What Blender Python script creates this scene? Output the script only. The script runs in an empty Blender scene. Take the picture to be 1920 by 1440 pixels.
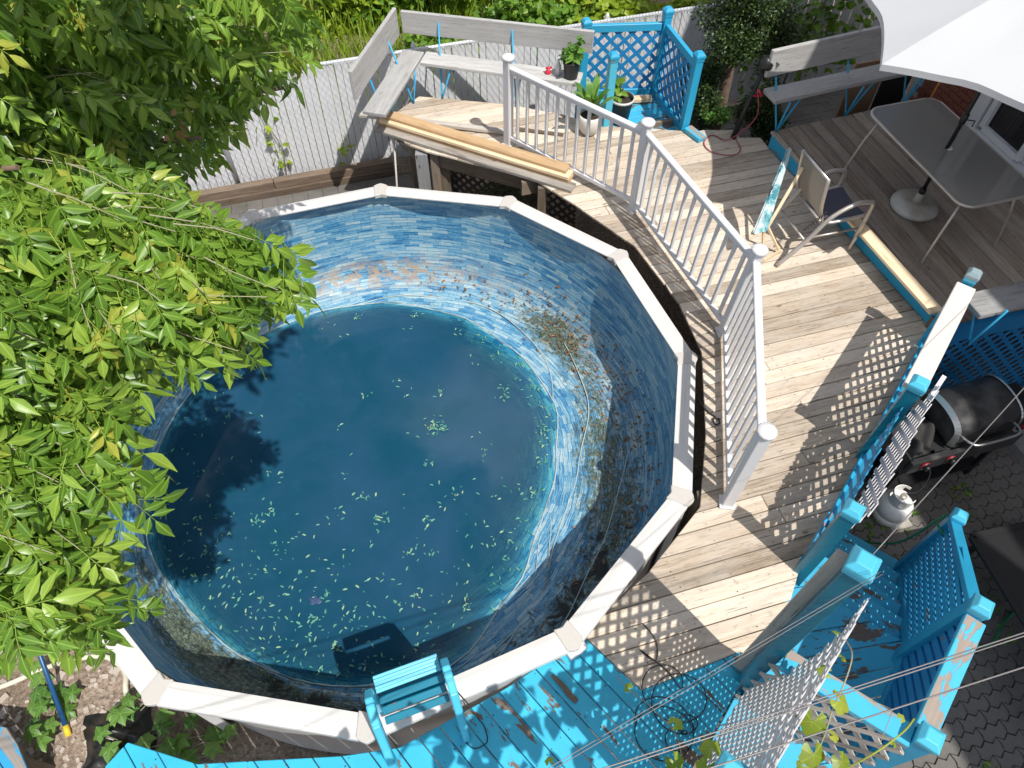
import bpy, bmesh, math, random
import numpy as np
from mathutils import Vector, Matrix
random.seed(11); RNG = np.random.default_rng(5)
SC = bpy.context.scene; COL = SC.collection
R = math.radians
# ---------------------------------------------------------------- camera, sky, sun, exposure
CAMZ = 6.35
cam_d = bpy.data.cameras.new('camera'); cam = bpy.data.objects.new('camera', cam_d); COL.objects.link(cam)
cam.location = (0, 0, CAMZ); cam.rotation_euler = (R(36.0), 0, 0)
cam_d.sensor_fit = 'HORIZONTAL'; cam_d.angle = 2*math.atan(960/1350.0); cam_d.clip_start = 0.05; cam_d.clip_end = 500
SC.camera = cam
SUN_EL, SUN_AZ = 60.0, 140.0            # azimuth clockwise from +Y
w = bpy.data.worlds.new('World'); SC.world = w; w.use_nodes = True
wn = w.node_tree; bg = wn.nodes['Background']
sky = wn.nodes.new('ShaderNodeTexSky'); sky.sky_type = 'NISHITA'; sky.sun_disc = False
sky.sun_elevation = R(SUN_EL); sky.sun_rotation = R(SUN_AZ); sky.dust_density = 1.5; sky.air_density = 1.0
tcw = wn.nodes.new('ShaderNodeTexCoord'); nz = wn.nodes.new('ShaderNodeTexNoise'); nz.inputs['Scale'].default_value = 2.6; nz.inputs['Detail'].default_value = 6; nz.inputs['Roughness'].default_value = .6
crw = wn.nodes.new('ShaderNodeValToRGB'); crw.color_ramp.elements[0].position = .50; crw.color_ramp.elements[1].position = .60
mxw = wn.nodes.new('ShaderNodeMix'); mxw.data_type = 'RGBA'; mxw.inputs[7].default_value = (22.0, 22.2, 23.8, 1)     # broken white cloud
mpw = wn.nodes.new('ShaderNodeMapping'); mpw.inputs['Location'].default_value = (1.3, .4, .2); wn.links.new(tcw.outputs['Generated'], mpw.inputs['Vector']); wn.links.new(mpw.outputs[0], nz.inputs['Vector']); wn.links.new(nz.outputs[0], crw.inputs[0]); wn.links.new(crw.outputs[0], mxw.inputs[0]); wn.links.new(sky.outputs[0], mxw.inputs[6])
wn.links.new(mxw.outputs[2], bg.inputs[0]); bg.inputs[1].default_value = 0.075
sd = bpy.data.lights.new('sun', 'SUN'); so = bpy.data.objects.new('sun', sd); COL.objects.link(so)
sd.energy = 5.0; sd.angle = R(0.5); sd.color = (1.0, 0.955, 0.88)
ce = math.cos(R(SUN_EL))
sunv = Vector((ce*math.sin(R(SUN_AZ)), ce*math.cos(R(SUN_AZ)), math.sin(R(SUN_EL))))
so.rotation_euler = sunv.to_track_quat('Z', 'Y').to_euler(); so.location = (3, -4, 12)
vs = SC.view_settings; vs.view_transform = 'Standard'; vs.look = 'None'; vs.exposure = 0.02; vs.gamma = 1.0; vs.use_curve_mapping = False

# ---------------------------------------------------------------- frames
TH = R(16); U = Vector((math.cos(TH), math.sin(TH), 0)); V = Vector((-math.sin(TH), math.cos(TH), 0))   # house frame
def uv(u, v, z=0): return U*u + V*v + Vector((0, 0, z))
D = 1.24                                            # deck top
FD = Vector((.6, .8, 0)); FN = Vector((.8, -.6, 0)); F0 = Vector((1.56, 1.27, 0))                          # stair fence frame
def fs(s, n, z=0): return F0 + FD*s + FN*n + Vector((0, 0, z))
def V3(*a): return Vector(a)

# ---------------------------------------------------------------- mesh builder
class MB:
    def __init__(s): s.v = []; s.f = []; s.uv = []; s.sm = []
    def face(s, idx, uvs=None, sm=False):
        s.f.append(idx); s.uv.append(uvs or [(0, 0)]*len(idx)); s.sm.append(sm)
    def obox(s, c, a, b, h):
        """box from centre and three half vectors; the longest gets the texture's U"""
        c = Vector(c); a = Vector(a); b = Vector(b); h = Vector(h)
        if a.cross(b).dot(h) < 0: a = -a
        n = len(s.v); ax = [a, b, h]
        sg = [(-1,-1,-1),(1,-1,-1),(1,1,-1),(-1,1,-1),(-1,-1,1),(1,-1,1),(1,1,1),(-1,1,1)]
        for q in sg: s.v.append(c + a*q[0] + b*q[1] + h*q[2])
        L = [x.length for x in ax]; o = random.random()*7
        for fc, drop in (((0,3,2,1),2),((4,5,6,7),2),((0,1,5,4),1),((2,3,7,6),1),((1,2,6,5),0),((3,0,4,7),0)):
            i, j = [k for k in range(3) if k != drop]
            if L[i] < L[j]: i, j = j, i
            s.face([n+k for k in fc], [(o+sg[k][i]*L[i], o+drop*.3+sg[k][j]*L[j]) for k in fc])
        return s
    def box(s, x0, y0, z0, x1, y1, z1):
        return s.obox(((x0+x1)/2, (y0+y1)/2, (z0+z1)/2), ((x1-x0)/2, 0, 0), (0, (y1-y0)/2, 0), (0, 0, (z1-z0)/2))
    def bar(s, p, q, wd, h, up=(0, 0, 1)):
        """bar from p to q; wd across, h along up"""
        p = Vector(p); q = Vector(q); t = (q-p); L = t.length; t.normalize()
        up = Vector(up); b = t.cross(up)
        if b.length < 1e-4: up = Vector((1, 0, 0)) if abs(t.x) < .9 else Vector((0, 1, 0)); b = t.cross(up)
        b.normalize(); n = b.cross(t)
        return s.obox((p+q)/2, t*(L/2), b*(wd/2), n*(h/2))
    def prism(s, poly, z0, z1, dirn=None):
        """vertical prism over a 2D polygon (ccw)"""
        P = [Vector((p[0], p[1])) for p in poly]
        ar = sum(P[i].x*P[(i+1) % len(P)].y - P[(i+1) % len(P)].x*P[i].y for i in range(len(P)))
        if ar < 0: P.reverse()
        d = Vector(dirn).to_2d() if dirn is not None else Vector((1, 0)); e = Vector((-d.y, d.x))
        n = len(s.v); m = len(P); o = random.random()*9
        for z in (z0, z1):
            for p in P: s.v.append(Vector((p.x, p.y, z)))
        u2 = [(p.dot(d)+o, p.dot(e)) for p in P]
        s.face([n+i for i in reversed(range(m))], list(reversed(u2)))
        s.face([n+m+i for i in range(m)], u2)
        for i in range(m):
            j = (i+1) % m
            s.face([n+i, n+j, n+m+j, n+m+i], [u2[i], u2[j], (u2[j][0], u2[j][1]+z1-z0), (u2[i][0], u2[i][1]+z1-z0)])
        return s
    def tube(s, pts, r, k=8, cap=True):
        pts = [Vector(p) for p in pts]; m = len(pts)
        rr = r if isinstance(r, (list, tuple)) else [r]*m
        n = len(s.v); ref = None; L = 0
        for i, p in enumerate(pts):
            t = (pts[min(i+1, m-1)] - pts[max(i-1, 0)]).normalized()
            if ref is None: ref = Vector((0, 0, 1)) if abs(t.z) < .9 else Vector((1, 0, 0))
            b = t.cross(ref).normalized(); ref = b.cross(t).normalized()
            for a in range(k):
                an = 2*math.pi*a/k; s.v.append(p + (b*math.cos(an) + ref*math.sin(an))*rr[i])
        for i in range(m-1):
            l2 = L + (pts[i+1]-pts[i]).length
            for a in range(k):
                b2 = (a+1) % k
                s.face([n+i*k+a, n+i*k+b2, n+(i+1)*k+b2, n+(i+1)*k+a], [(L, a/k*.2), (L, (a+1)/k*.2), (l2, (a+1)/k*.2), (l2, a/k*.2)], True)
            L = l2
        if cap:
            s.face([n+a for a in reversed(range(k))]); s.face([n+(m-1)*k+a for a in range(k)])
        return s
    def lathe(s, prof, c=(0, 0, 0), k=20, cap=(True, True)):
        n = len(s.v); c = Vector(c); m = len(prof)
        for r, z in prof:
            for a in range(k):
                an = 2*math.pi*a/k; s.v.append(c + Vector((r*math.cos(an), r*math.sin(an), z)))
        for i in range(m-1):
            for a in range(k):
                b = (a+1) % k
                s.face([n+i*k+a, n+i*k+b, n+(i+1)*k+b, n+(i+1)*k+a], [(a/k, prof[i][1]), ((a+1)/k, prof[i][1]), ((a+1)/k, prof[i+1][1]), (a/k, prof[i+1][1])], True)
        if cap[0]: s.face([n+a for a in reversed(range(k))])
        if cap[1]: s.face([n+(m-1)*k+a for a in range(k)])
        return s
    def grid(s, fn, nu, nv, sm=True):
        n = len(s.v)
        for i in range(nu+1):
            for j in range(nv+1): s.v.append(Vector(fn(i/nu, j/nv)))
        for i in range(nu):
            for j in range(nv):
                a = n+i*(nv+1)+j
                s.face([a, a+nv+1, a+nv+2, a+1], [(i/nu, j/nv), ((i+1)/nu, j/nv), ((i+1)/nu, (j+1)/nv), (i/nu, (j+1)/nv)], sm)
        return s
    def mesh(s, name, mat, bevel=0):
        me = bpy.data.meshes.new(name)
        me.from_pydata([tuple(p) for p in s.v], [], s.f)
        ul = me.uv_layers.new(name='UVMap')
        ul.data.foreach_set('uv', [c for f in s.uv for p in f for c in p])
        me.polygons.foreach_set('use_smooth', s.sm)
        if bevel:
            bm = bmesh.new(); bm.from_mesh(me)
            bmesh.ops.bevel(bm, geom=bm.edges[:], offset=bevel, segments=1, affect='EDGES', clamp_overlap=True)
            bm.to_mesh(me); bm.free()
        if mat is not None: me.materials.append(mat)
        me.update()
        return me
    def build(s, name, mat, parent=None, bevel=0, label=None, kind=None):
        o = bpy.data.objects.new(name, s.mesh(name, mat, bevel)); COL.objects.link(o)
        if parent is not None: adopt(o, parent)
        if label: o['label'] = label
        if kind: o['kind'] = kind
        return o
def world_loc(o):
    p = Vector(o.location)
    while o.parent is not None:
        o = o.parent
        if o.type == 'EMPTY': return Vector(o.location)
    return p
def adopt(o, parent):
    o.parent = parent
    base = parent
    while base.parent is not None: base = base.parent
    o.matrix_parent_inverse = Matrix.Translation(-Vector(base.location)) if parent is base else Matrix.Identity(4)
def thing(name, label, cat, loc=(0, 0, 0), group=None):
    o = bpy.data.objects.new(name, None); COL.objects.link(o); o.empty_display_size = .1
    o.location = loc; o['label'] = label; o['category'] = cat
    if group: o['group'] = group
    return o
def tag(o, label, cat, group=None):
    o['label'] = label; o['category'] = cat
    if group: o['group'] = group
    return o
def struct(o): o['kind'] = 'structure'; return o

# ---------------------------------------------------------------- material helpers
class NT:
    def __init__(s, name):
        s.m = bpy.data.materials.new(name); s.m.use_nodes = True; s.t = s.m.node_tree
        s.b = s.t.nodes['Principled BSDF']; s.out = s.t.nodes['Material Output']
    def n(s, ty, ins=None, **kw):
        nd = s.t.nodes.new('ShaderNode'+ty)
        for k, v in kw.items(): setattr(nd, k, v)
        for k, v in (ins or {}).items(): s.put(nd.inputs[k], v)
        return nd
    def put(s, sock, v):
        if isinstance(v, bpy.types.NodeSocket): s.t.links.new(v, sock)
        elif isinstance(v, bpy.types.Node): s.t.links.new(v.outputs[0], sock)
        else: sock.default_value = v
    def math(s, op, a, b=0.0, clamp=False):
        nd = s.n('Math', {0: a, 1: b}, operation=op, use_clamp=clamp); return nd.outputs[0]
    def mix(s, f, a, b, mode='MIX'):
        nd = s.t.nodes.new('ShaderNodeMix'); nd.data_type = 'RGBA'; nd.blend_type = mode
        s.put(nd.inputs[0], f); s.put(nd.inputs[6], c4(a)); s.put(nd.inputs[7], c4(b)); return nd.outputs[2]
    def ramp(s, f, stops, interp='LINEAR'):
        nd = s.t.nodes.new('ShaderNodeValToRGB'); cr = nd.color_ramp; cr.interpolation = interp
        while len(cr.elements) < len(stops): cr.elements.new(.5)
        for e, (p, c) in zip(cr.elements, stops): e.position = p; e.color = c4(c)
        s.put(nd.inputs[0], f); return nd.outputs[0]
    def noise(s, vec, scale, detail=4, rough=.55, dist=0.0):
        nd = s.n('TexNoise', {'Scale': scale, 'Detail': detail, 'Roughness': rough, 'Distortion': dist}); s.put(nd.inputs['Vector'], vec); return nd.outputs[0]
    def mapv(s, vec, scale=(1, 1, 1), loc=None, rot=None):
        nd = s.n('Mapping', {'Scale': scale}); s.put(nd.inputs['Vector'], vec)
        if loc is not None: s.put(nd.inputs['Location'], loc)
        if rot is not None: nd.inputs['Rotation'].default_value = rot
        return nd.outputs[0]
    def rand(s): return s.n('ObjectInfo').outputs['Random']
    def uvr(s):
        """UV shifted by the object's own random number"""
        t = s.n('TexCoord').outputs['UV']; r = s.rand()
        v = s.n('CombineXYZ', {0: s.math('MULTIPLY', r, 37.0), 1: s.math('MULTIPLY', r, 13.0), 2: s.math('MULTIPLY', r, 5.0)})
        return s.n('VectorMath', {0: t, 1: v.outputs[0]}, operation='ADD').outputs[0]
    def obj(s): return s.n('TexCoord').outputs['Object']
    def bump(s, h, st=.3, dist=.01):
        nd = s.n('Bump', {'Strength': st, 'Distance': dist}); s.put(nd.inputs['Height'], h)
        s.put(s.b.inputs['Normal'], nd.outputs[0]); return nd
    def set(s, col=None, rough=None, metal=None, spec=None, **kw):
        if col is not None: s.put(s.b.inputs['Base Color'], c4(col))
        if rough is not None: s.put(s.b.inputs['Roughness'], rough)
        if metal is not None: s.put(s.b.inputs['Metallic'], metal)
        if spec is not None: s.put(s.b.inputs['Specular IOR Level'], spec)
        for k, v in kw.items(): s.put(s.b.inputs[k], v)
        return s.m
def c4(c):
    if isinstance(c, (tuple, list)) and len(c) == 3: return (c[0], c[1], c[2], 1.0)
    return c
def plain(name, col, rough=.5, metal=0.0, spec=.5, var=.08, bump=0.0, scale=30, dirt=None):
    t = NT(name); n = t.noise(t.obj(), scale, 5); n2 = t.noise(t.obj(), 2.3, 4)
    c = t.mix(n, tuple(x*(1-var) for x in col), tuple(min(1, x*(1+var)) for x in col))
    if dirt: c = t.mix(t.ramp(n2, [(.52, (0, 0, 0)), (.72, (1, 1, 1))]), c, dirt)
    if bump: t.bump(n, bump, .004)
    return t.set(c, t.math('ADD', t.math('MULTIPLY', n2, .2), rough-.1), metal, spec)
def wood(name, dark, mid, light, grey, greyamt=.5, mold=.35, rough=.8, knots=True, contrast=1.0):
    t = NT(name); q = t.uvr(); r = t.rand()
    g = t.noise(t.mapv(q, (1.3, 26, 26)), 3.0, 8, .65, .8)
    g2 = t.noise(t.mapv(q, (.5, 5, 5)), 2.0, 4, .5, 1.2)
    c = t.ramp(t.math('ADD', t.math('MULTIPLY', g, .7*contrast), t.math('ADD', t.math('MULTIPLY', g2, .5), t.math('MULTIPLY', t.math('SUBTRACT', r, .5), .28))), [(.36, dark), (.55, mid), (.8, light)])
    big = t.noise(t.mapv(q, (.9, 2.2, 2.2)), 2.2, 5, .6)
    c = t.mix(t.math('MULTIPLY', t.ramp(big, [(.38, (0, 0, 0)), (.66, (1, 1, 1))]), greyamt), c, grey)
    if mold:
        sp = t.noise(t.mapv(q, (3, 7, 7)), 5, 6, .72)
        c = t.mix(t.math('MULTIPLY', t.ramp(sp, [(.56, (0, 0, 0)), (.7, (1, 1, 1))]), mold), c, (.05, .048, .04))
    h = g
    if knots:
        vo = t.n('TexVoronoi', {'Scale': 2.2}, feature='F1'); t.put(vo.inputs['Vector'], t.mapv(q, (1.0, 2.6, 2.6)))
        k = t.ramp(vo.outputs['Distance'], [(.035, (1, 1, 1)), (.085, (0, 0, 0))])
        c = t.mix(t.math('MULTIPLY', k, .75), c, tuple(x*.35 for x in dark))
        crack = t.noise(t.mapv(q, (2.0, 60, 60)), 2.0, 3, .5, .3)
        c = t.mix(t.math('MULTIPLY', t.ramp(crack, [(.30, (1, 1, 1)), (.36, (0, 0, 0))]), .7), c, tuple(x*.3 for x in dark))
    hv = t.n('HueSaturation'); t.put(hv.inputs['Color'], c); t.put(hv.inputs['Value'], t.math('ADD', .84, t.math('MULTIPLY', r, .3)))
    t.bump(h, .35, .004)
    return t.set(hv.outputs[0], rough, 0, .25)
def paint(name, col, under, peel=.5, rough=.4, var=.2, peelscale=3.0, crackle=.5, fade=None):
    """painted wood; peel 0..1 share of bare wood"""
    t = NT(name); q = t.uvr(); r = t.rand()
    n1 = t.noise(t.mapv(q, (1, 1.6, 1.6)), 2.0, 4); g = t.noise(t.mapv(q, (1.2, 24, 24)), 3.0, 6, .6)
    c = t.mix(n1, tuple(x*(1-var) for x in col), tuple(min(1, x*(1+var)) for x in col))
    if fade: c = t.mix(t.ramp(n1, [(.45, (0, 0, 0)), (.7, (1, 1, 1))]), c, fade)
    un = t.mix(g, tuple(x*.5 for x in under), under)
    pn = t.noise(t.mapv(q, (.8, 2.4, 2.4)), peelscale, 7, .62, .4)
    lo = .5 + (1-peel)*.32
    pm = t.ramp(pn, [(lo, (0, 0, 0)), (lo+.012, (1, 1, 1))])
    ck = t.noise(t.mapv(q, (1.5, 30, 30)), 2.5, 5, .6, .5)
    cm = t.math('MULTIPLY', t.ramp(ck, [(.27, (1, 1, 1)), (.31, (0, 0, 0))]), crackle)
    m = t.math('MAXIMUM', pm, cm)
    t.bump(t.math('SUBTRACT', t.math('MULTIPLY', g, .25), m), .5, .003)
    return t.set(t.mix(m, c, un), t.math('ADD', rough, t.math('MULTIPLY', m, .35)), 0, .4)

M = {}
M['deck'] = wood('weathered_deck_wood', (.27, .205, .145), (.51, .415, .32), (.68, .59, .485), (.52, .475, .415), .6, .42)
M['platform'] = wood('grey_brown_platform_wood', (.16, .115, .085), (.29, .23, .18), (.43, .365, .30), (.29, .265, .24), .6, .5)
M['bench'] = wood('silver_grey_bench_wood', (.19, .185, .18), (.33, .325, .32), (.48, .475, .47), (.38, .38, .38), .7, .25)
M['newwood'] = wood('fresh_yellow_lumber', (.42, .27, .14), (.62, .45, .27), (.80, .64, .44), (.66, .54, .39), .3, .08)
M['lumber'] = wood('tan_stacked_lumber', (.36, .22, .11), (.54, .36, .20), (.68, .50, .31), (.58, .44, .28), .35, .1)
M['greyboard'] = wood('rough_grey_board', (.20, .17, .145), (.38, .34, .30), (.56, .52, .47), (.45, .43, .40), .6, .3)
M['railwood'] = paint('bare_whitish_rail_wood', (.66, .63, .58), (.36, .30, .25), .35, .7, .12)
M['timber'] = wood('dark_landscape_timber', (.06, .042, .03), (.14, .10, .072), (.24, .18, .13), (.16, .13, .11), .5, .5)
M['bluedeck'] = paint('bright_blue_deck_paint', (.04, .43, .64), (.20, .155, .12), .66, .45, .25, 4.2, .95)
M['blueworn'] = paint('worn_blue_stair_paint', (.045, .40, .63), (.19, .155, .135), .80, .45, .22, 3.8, .95)
M['blue'] = paint('blue_rail_paint', (.025, .33, .56), (.30, .25, .21), .52, .38, .2, 3.0, .6)
M['blueflat'] = paint('deep_blue_lattice_paint', (.012, .20, .46), (.22, .18, .15), .45, .5, .2, 3, .4)
M['cap'] = paint('light_blue_cap_paint', (.08, .46, .64), (.40, .36, .33), .46, .35, .12, 3, .3)
M['teal'] = paint('shaded_teal_gloss_paint', (.008, .17, .26), (.22, .24, .24), .5, .25, .25, 5, .3)  # teal copies how the blue posts look in shade
M['bluesplit'] = paint('flaking_blue_board_paint', (.03, .30, .55), (.34, .31, .28), .95, .6, .2, 3, 1.0)
M['scuffed'] = paint('scuffed_blue_rail_paint', (.05, .42, .64), (.42, .35, .30), .85, .5, .2, 3, .9)
M['white'] = plain('white_vinyl', (.64, .64, .66), .35, var=.03, scale=9)
M['greyvinyl'] = plain('grey_white_vinyl_lattice', (.55, .55, .55), .5, var=.05)
M['mauvevinyl'] = plain('pale_vinyl_lattice', (.62, .60, .62), .5, var=.05)
M['metal'] = plain('champagne_metal_tube', (.50, .46, .42), .38, .55, var=.06)
M['alu'] = plain('bare_aluminium', (.62, .62, .62), .3, .9, var=.05)
M['steel'] = plain('brushed_steel_trim', (.55, .55, .54), .35, .85, var=.1)
M['black'] = plain('black_plastic', (.012, .012, .013), .45, var=.2)
M['grill'] = plain('black_enamel', (.03, .03, .032), .3, var=.3, scale=5, dirt=(.13, .127, .12))
M['red'] = plain('red_plastic', (.55, .03, .05), .4)
M['bluemetal'] = plain('blue_painted_steel', (.03, .33, .56), .4, var=.1)
M['pot'] = plain('dark_plastic_pot', (.03, .032, .035), .5, var=.2)
M['whitepot'] = plain('pale_ceramic_pot', (.66, .64, .60), .5, var=.06, dirt=(.5, .46, .40))
M['soil'] = plain('potting_soil', (.035, .026, .02), .95, var=.4, bump=.6, scale=60)
M['tankwhite'] = plain('white_tank_enamel', (.80, .80, .78), .3, var=.03, dirt=(.7, .67, .62))
M['umbase'] = plain('grey_white_base_plastic', (.50, .50, .47), .55, var=.1, scale=12, dirt=(.28, .23, .17))
M['cable'] = plain('black_rubber_cable', (.012, .012, .014), .5)
M['wire'] = plain('grey_overhead_wire', (.20, .19, .19), .45, .2, var=.15)
M['twig'] = plain('pale_twig_bark', (.30, .29, .19), .8, var=.2)
M['bark'] = plain('brown_tree_bark', (.16, .115, .085), .9, var=.4, bump=.8, scale=18)
M['greenhose'] = plain('green_rubber_hose', (.02, .22, .09), .4)
M['pinkcord'] = plain('pink_extension_cord', (.32, .05, .09), .45)
M['creamhose'] = plain('cream_pool_hose', (.62, .60, .48), .5, dirt=(.4, .38, .3))
M['bluepipe'] = plain('blue_painted_pole', (.012, .07, .19), .35)
M['yellow'] = plain('yellow_fitting', (.7, .5, .03), .5)
M['orange'] = plain('orange_handle', (.55, .20, .05), .5)
M['bag'] = plain('black_plastic_bag', (.012, .012, .012), .35, var=.4, bump=.8, scale=14)
M['cloth'] = plain('charcoal_cloth', (.035, .033, .032), .9, var=.3, bump=.5, scale=90)
M['cardboard'] = plain('brown_cardboard', (.30, .19, .115), .85)
M['darkpanel'] = plain('near_black_panel', (.018, .016, .016), .7)
M['concrete'] = plain('grey_concrete', (.22, .22, .21), .9, var=.15, bump=.4)
M['concrete_pale'] = plain('pale_stone_chips', (.42, .36, .31), .9, var=.3, bump=.4)
M['redbrick'] = plain('red_clay_brick', (.23, .075, .05), .85, var=.3, bump=.5, scale=40)
M['mortar'] = plain('pale_mortar', (.36, .33, .30), .9, var=.15, bump=.4, scale=60)
M['window'] = plain('white_window_vinyl', (.72, .73, .75), .4, var=.03)
M['fencewhite'] = plain('white_fence_slat', (.68, .69, .72), .45, var=.05, scale=4, dirt=(.56, .57, .58))
M['galv'] = plain('galvanised_steel', (.62, .64, .67), .4, .2, var=.1)
M['underpost'] = wood('grey_stained_post_wood', (.10, .10, .105), (.19, .19, .20), (.28, .28, .29), (.20, .21, .22), .6, .3)
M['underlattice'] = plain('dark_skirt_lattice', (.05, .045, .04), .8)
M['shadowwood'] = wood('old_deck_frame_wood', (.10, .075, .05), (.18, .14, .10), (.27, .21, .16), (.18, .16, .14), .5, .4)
def glassmat(name, col, tr, rough=.1):
    t = NT(name); t.set(col, rough, 0, .5); tp = t.n('BsdfTransparent'); mx = t.n('MixShader', {0: tr}); t.put(mx.inputs[1], t.b.outputs[0]); t.put(mx.inputs[2], tp.outputs[0]); t.put(t.out.inputs['Surface'], mx.outputs[0]); return t.m
M['tableglass'] = glassmat('frosted_table_glass', (.25, .245, .232), .14, .06)
M['darkglass'] = glassmat('dark_table_glass', (.022, .022, .024), .1, .3)
M['doorglass'] = glassmat('door_glass', (.03, .03, .035), .6, .04)
def fabric(name, col, trans=.35, weave=400):
    t = NT(name); q = t.n('TexCoord').outputs['UV']; n = t.noise(t.obj(), 2.5, 4)
    c = t.mix(n, tuple(x*.92 for x in col), col); t.set(c, .85, 0, .2)
    tl = t.n('BsdfTranslucent'); t.put(tl.inputs['Color'], c); mx = t.n('MixShader', {0: trans}); t.put(mx.inputs[1], t.b.outputs[0]); t.put(mx.inputs[2], tl.outputs[0]); t.put(t.out.inputs['Surface'], mx.outputs[0]); return t.m
M['canopy'] = fabric('white_umbrella_fabric', (.60, .62, .645), .12)
M['sling'] = fabric('taupe_sling_mesh', (.30, .27, .235), .25)
M['seatsling'] = fabric('slate_sling_mesh', (.085, .09, .125), .1)
M['curtain'] = fabric('pale_curtain', (.55, .52, .52), .3)
def beachfabric():
    t = NT('teal_print_beach_fabric'); n = t.noise(t.obj(), 9, 5, .6, .6); n2 = t.noise(t.obj(), 30, 3)
    c = t.ramp(n, [(.38, (.06, .25, .31)), (.47, (.24, .46, .52)), (.55, (.66, .72, .74)), (.7, (.12, .36, .45))], 'LINEAR')
    return t.set(c, .8, 0, .2)
M['beach'] = beachfabric()
M['navy'] = plain('navy_print', (.012, .02, .07), .8)
def leafmat(name, dark, mid, light, trans=.35, rough=.42, vein=.35, old=None):
    t = NT(name); at = t.n('Attribute', attribute_name='tint'); r = t.rand()
    x = t.math('FRACT', t.math('ADD', at.outputs['Fac'], r))
    c = t.ramp(x, [(0, dark), (.55, mid), (.93, light), (1.0, old or light)])
    q = t.n('TexCoord').outputs['UV']; sx = t.n('SeparateXYZ'); t.put(sx.inputs[0], q)
    ac = t.math('ABSOLUTE', sx.outputs[1])
    c = t.mix(t.math('MULTIPLY', t.ramp(ac, [(.03, (1, 1, 1)), (.12, (0, 0, 0))]), vein), c, tuple(min(1, k*1.9) for k in light))
    n = t.noise(t.obj(), 16, 4, .6); c = t.mix(t.math('MULTIPLY', n, .45), c, tuple(k*.55 for k in dark))
    t.set(c, rough, 0, .45)
    tl = t.n('BsdfTranslucent'); t.put(tl.inputs['Color'], t.mix(.5, c, (.34, .50, .03), 'MIX')); mx = t.n('MixShader', {0: trans})
    t.put(mx.inputs[1], t.b.outputs[0]); t.put(mx.inputs[2], tl.outputs[0]); t.put(t.out.inputs['Surface'], mx.outputs[0]); return t.m
M['leaf'] = leafmat('box_elder_leaf', (.075, .17, .02), (.17, .32, .038), (.34, .49, .075), .27, .36, old=(.52, .46, .07))
M['vineleaf'] = leafmat('grape_leaf', (.20, .27, .03), (.34, .42, .05), (.46, .50, .08), .4)
M['creeper'] = leafmat('creeper_leaf', (.06, .16, .03), (.12, .26, .045), (.19, .34, .07), .3)
M['bush'] = leafmat('lime_bush_leaf', (.16, .27, .02), (.34, .48, .03), (.52, .60, .07), .4)
M['bushdark'] = leafmat('green_bush_leaf', (.07, .18, .02), (.15, .30, .03), (.26, .42, .05), .35)
M['cedar'] = leafmat('dark_cedar_spray', (.012, .03, .009), (.022, .05, .012), (.09, .15, .03), .12)
M['plant'] = leafmat('pot_plant_leaf', (.06, .17, .03), (.13, .30, .05), (.24, .42, .08), .3)
M['litter'] = leafmat('floating_leaf_litter', (.05, .25, .22), (.13, .42, .32), (.40, .58, .34), .15, .5, .1)
M['deadleaf'] = leafmat('dry_brown_leaf', (.16, .07, .03), (.27, .13, .06), (.38, .22, .11), .2)
M['palmleaf'] = leafmat('violet_sunken_leaf', (.03, .06, .15), (.05, .09, .20), (.08, .12, .25), .1)
def groundmat():
    t = NT('bare_soil'); o = t.obj(); n = t.noise(o, 1.2, 6, .6); n2 = t.noise(o, 28, 6, .7); n3 = t.noise(o, 90, 3)
    c = t.ramp(n2, [(.3, (.12, .085, .065)), (.5, (.36, .28, .22)), (.72, (.60, .50, .42))])
    c = t.mix(t.ramp(n, [(.45, (0, 0, 0)), (.65, (.6, .6, .6))]), c, (.10, .075, .05)); t.bump(t.math('ADD', n2, t.math('MULTIPLY', n3, .5)), .9, .03)
    return t.set(c, .95, 0, .1)
M['ground'] = groundmat()
def pavermat():
    t = NT('interlocking_paver_concrete'); q = t.obj(); r = t.rand(); n = t.noise(q, 45, 5, .7); n2 = t.noise(q, 2.2, 4)
    c = t.mix(n, (.085, .08, .075), (.20, .19, .18)); c = t.mix(t.math('MULTIPLY', r, .5), c, (.17, .155, .14))
    c = t.mix(t.ramp(n2, [(.5, (0, 0, 0)), (.75, (.7, .7, .7))]), c, (.07, .068, .055)); t.bump(n, .5, .004)
    return t.set(c, .9, 0, .2)
M['paver'] = pavermat()
def jointmat():
    t = NT('mossy_joint_sand'); q = t.obj(); n = t.noise(q, 3, 5); n2 = t.noise(q, 40, 4)
    c = t.mix(n2, (.02, .017, .014), (.06, .05, .04)); c = t.mix(t.ramp(n, [(.5, (0, 0, 0)), (.7, (1, 1, 1))]), c, (.03, .045, .015)); return t.set(c, .95)
M['joint'] = jointmat()
def rimmat():
    t = NT('white_resin_coping'); q = t.n('TexCoord').outputs['UV']; s = t.n('SeparateXYZ'); t.put(s.inputs[0], q)
    ln = t.noise(t.mapv(q, (.3, 30, 1)), 3, 2); st = t.noise(t.mapv(q, (.7, 9, 1)), 3.0, 6, .65); bl = t.noise(t.obj(), 7, 5, .6)
    c = t.mix(t.ramp(ln, [(.30, (1, 1, 1)), (.36, (0, 0, 0))]), (.60, .59, .57), (.43, .42, .40))
    c = t.mix(t.math('MULTIPLY', t.ramp(st, [(.58, (0, 0, 0)), (.75, (1, 1, 1))]), .7), c, (.50, .46, .41))
    c = t.mix(t.math('MULTIPLY', t.ramp(bl, [(.66, (0, 0, 0)), (.74, (1, 1, 1))]), .4), c, (.45, .38, .30)); t.bump(ln, .2, .003)
    return t.set(c, .4, 0, .4)
M['rim'] = rimmat()
M['rimcap'] = plain('taupe_coping_joint', (.50, .475, .445), .5, var=.05)
M['poolwall'] = plain('pale_pool_wall_steel', (.55, .55, .55), .4, .1, var=.05)
M['poolwallin'] = plain('dark_blue_wall_inside', (.012, .05, .11), .6)
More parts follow.
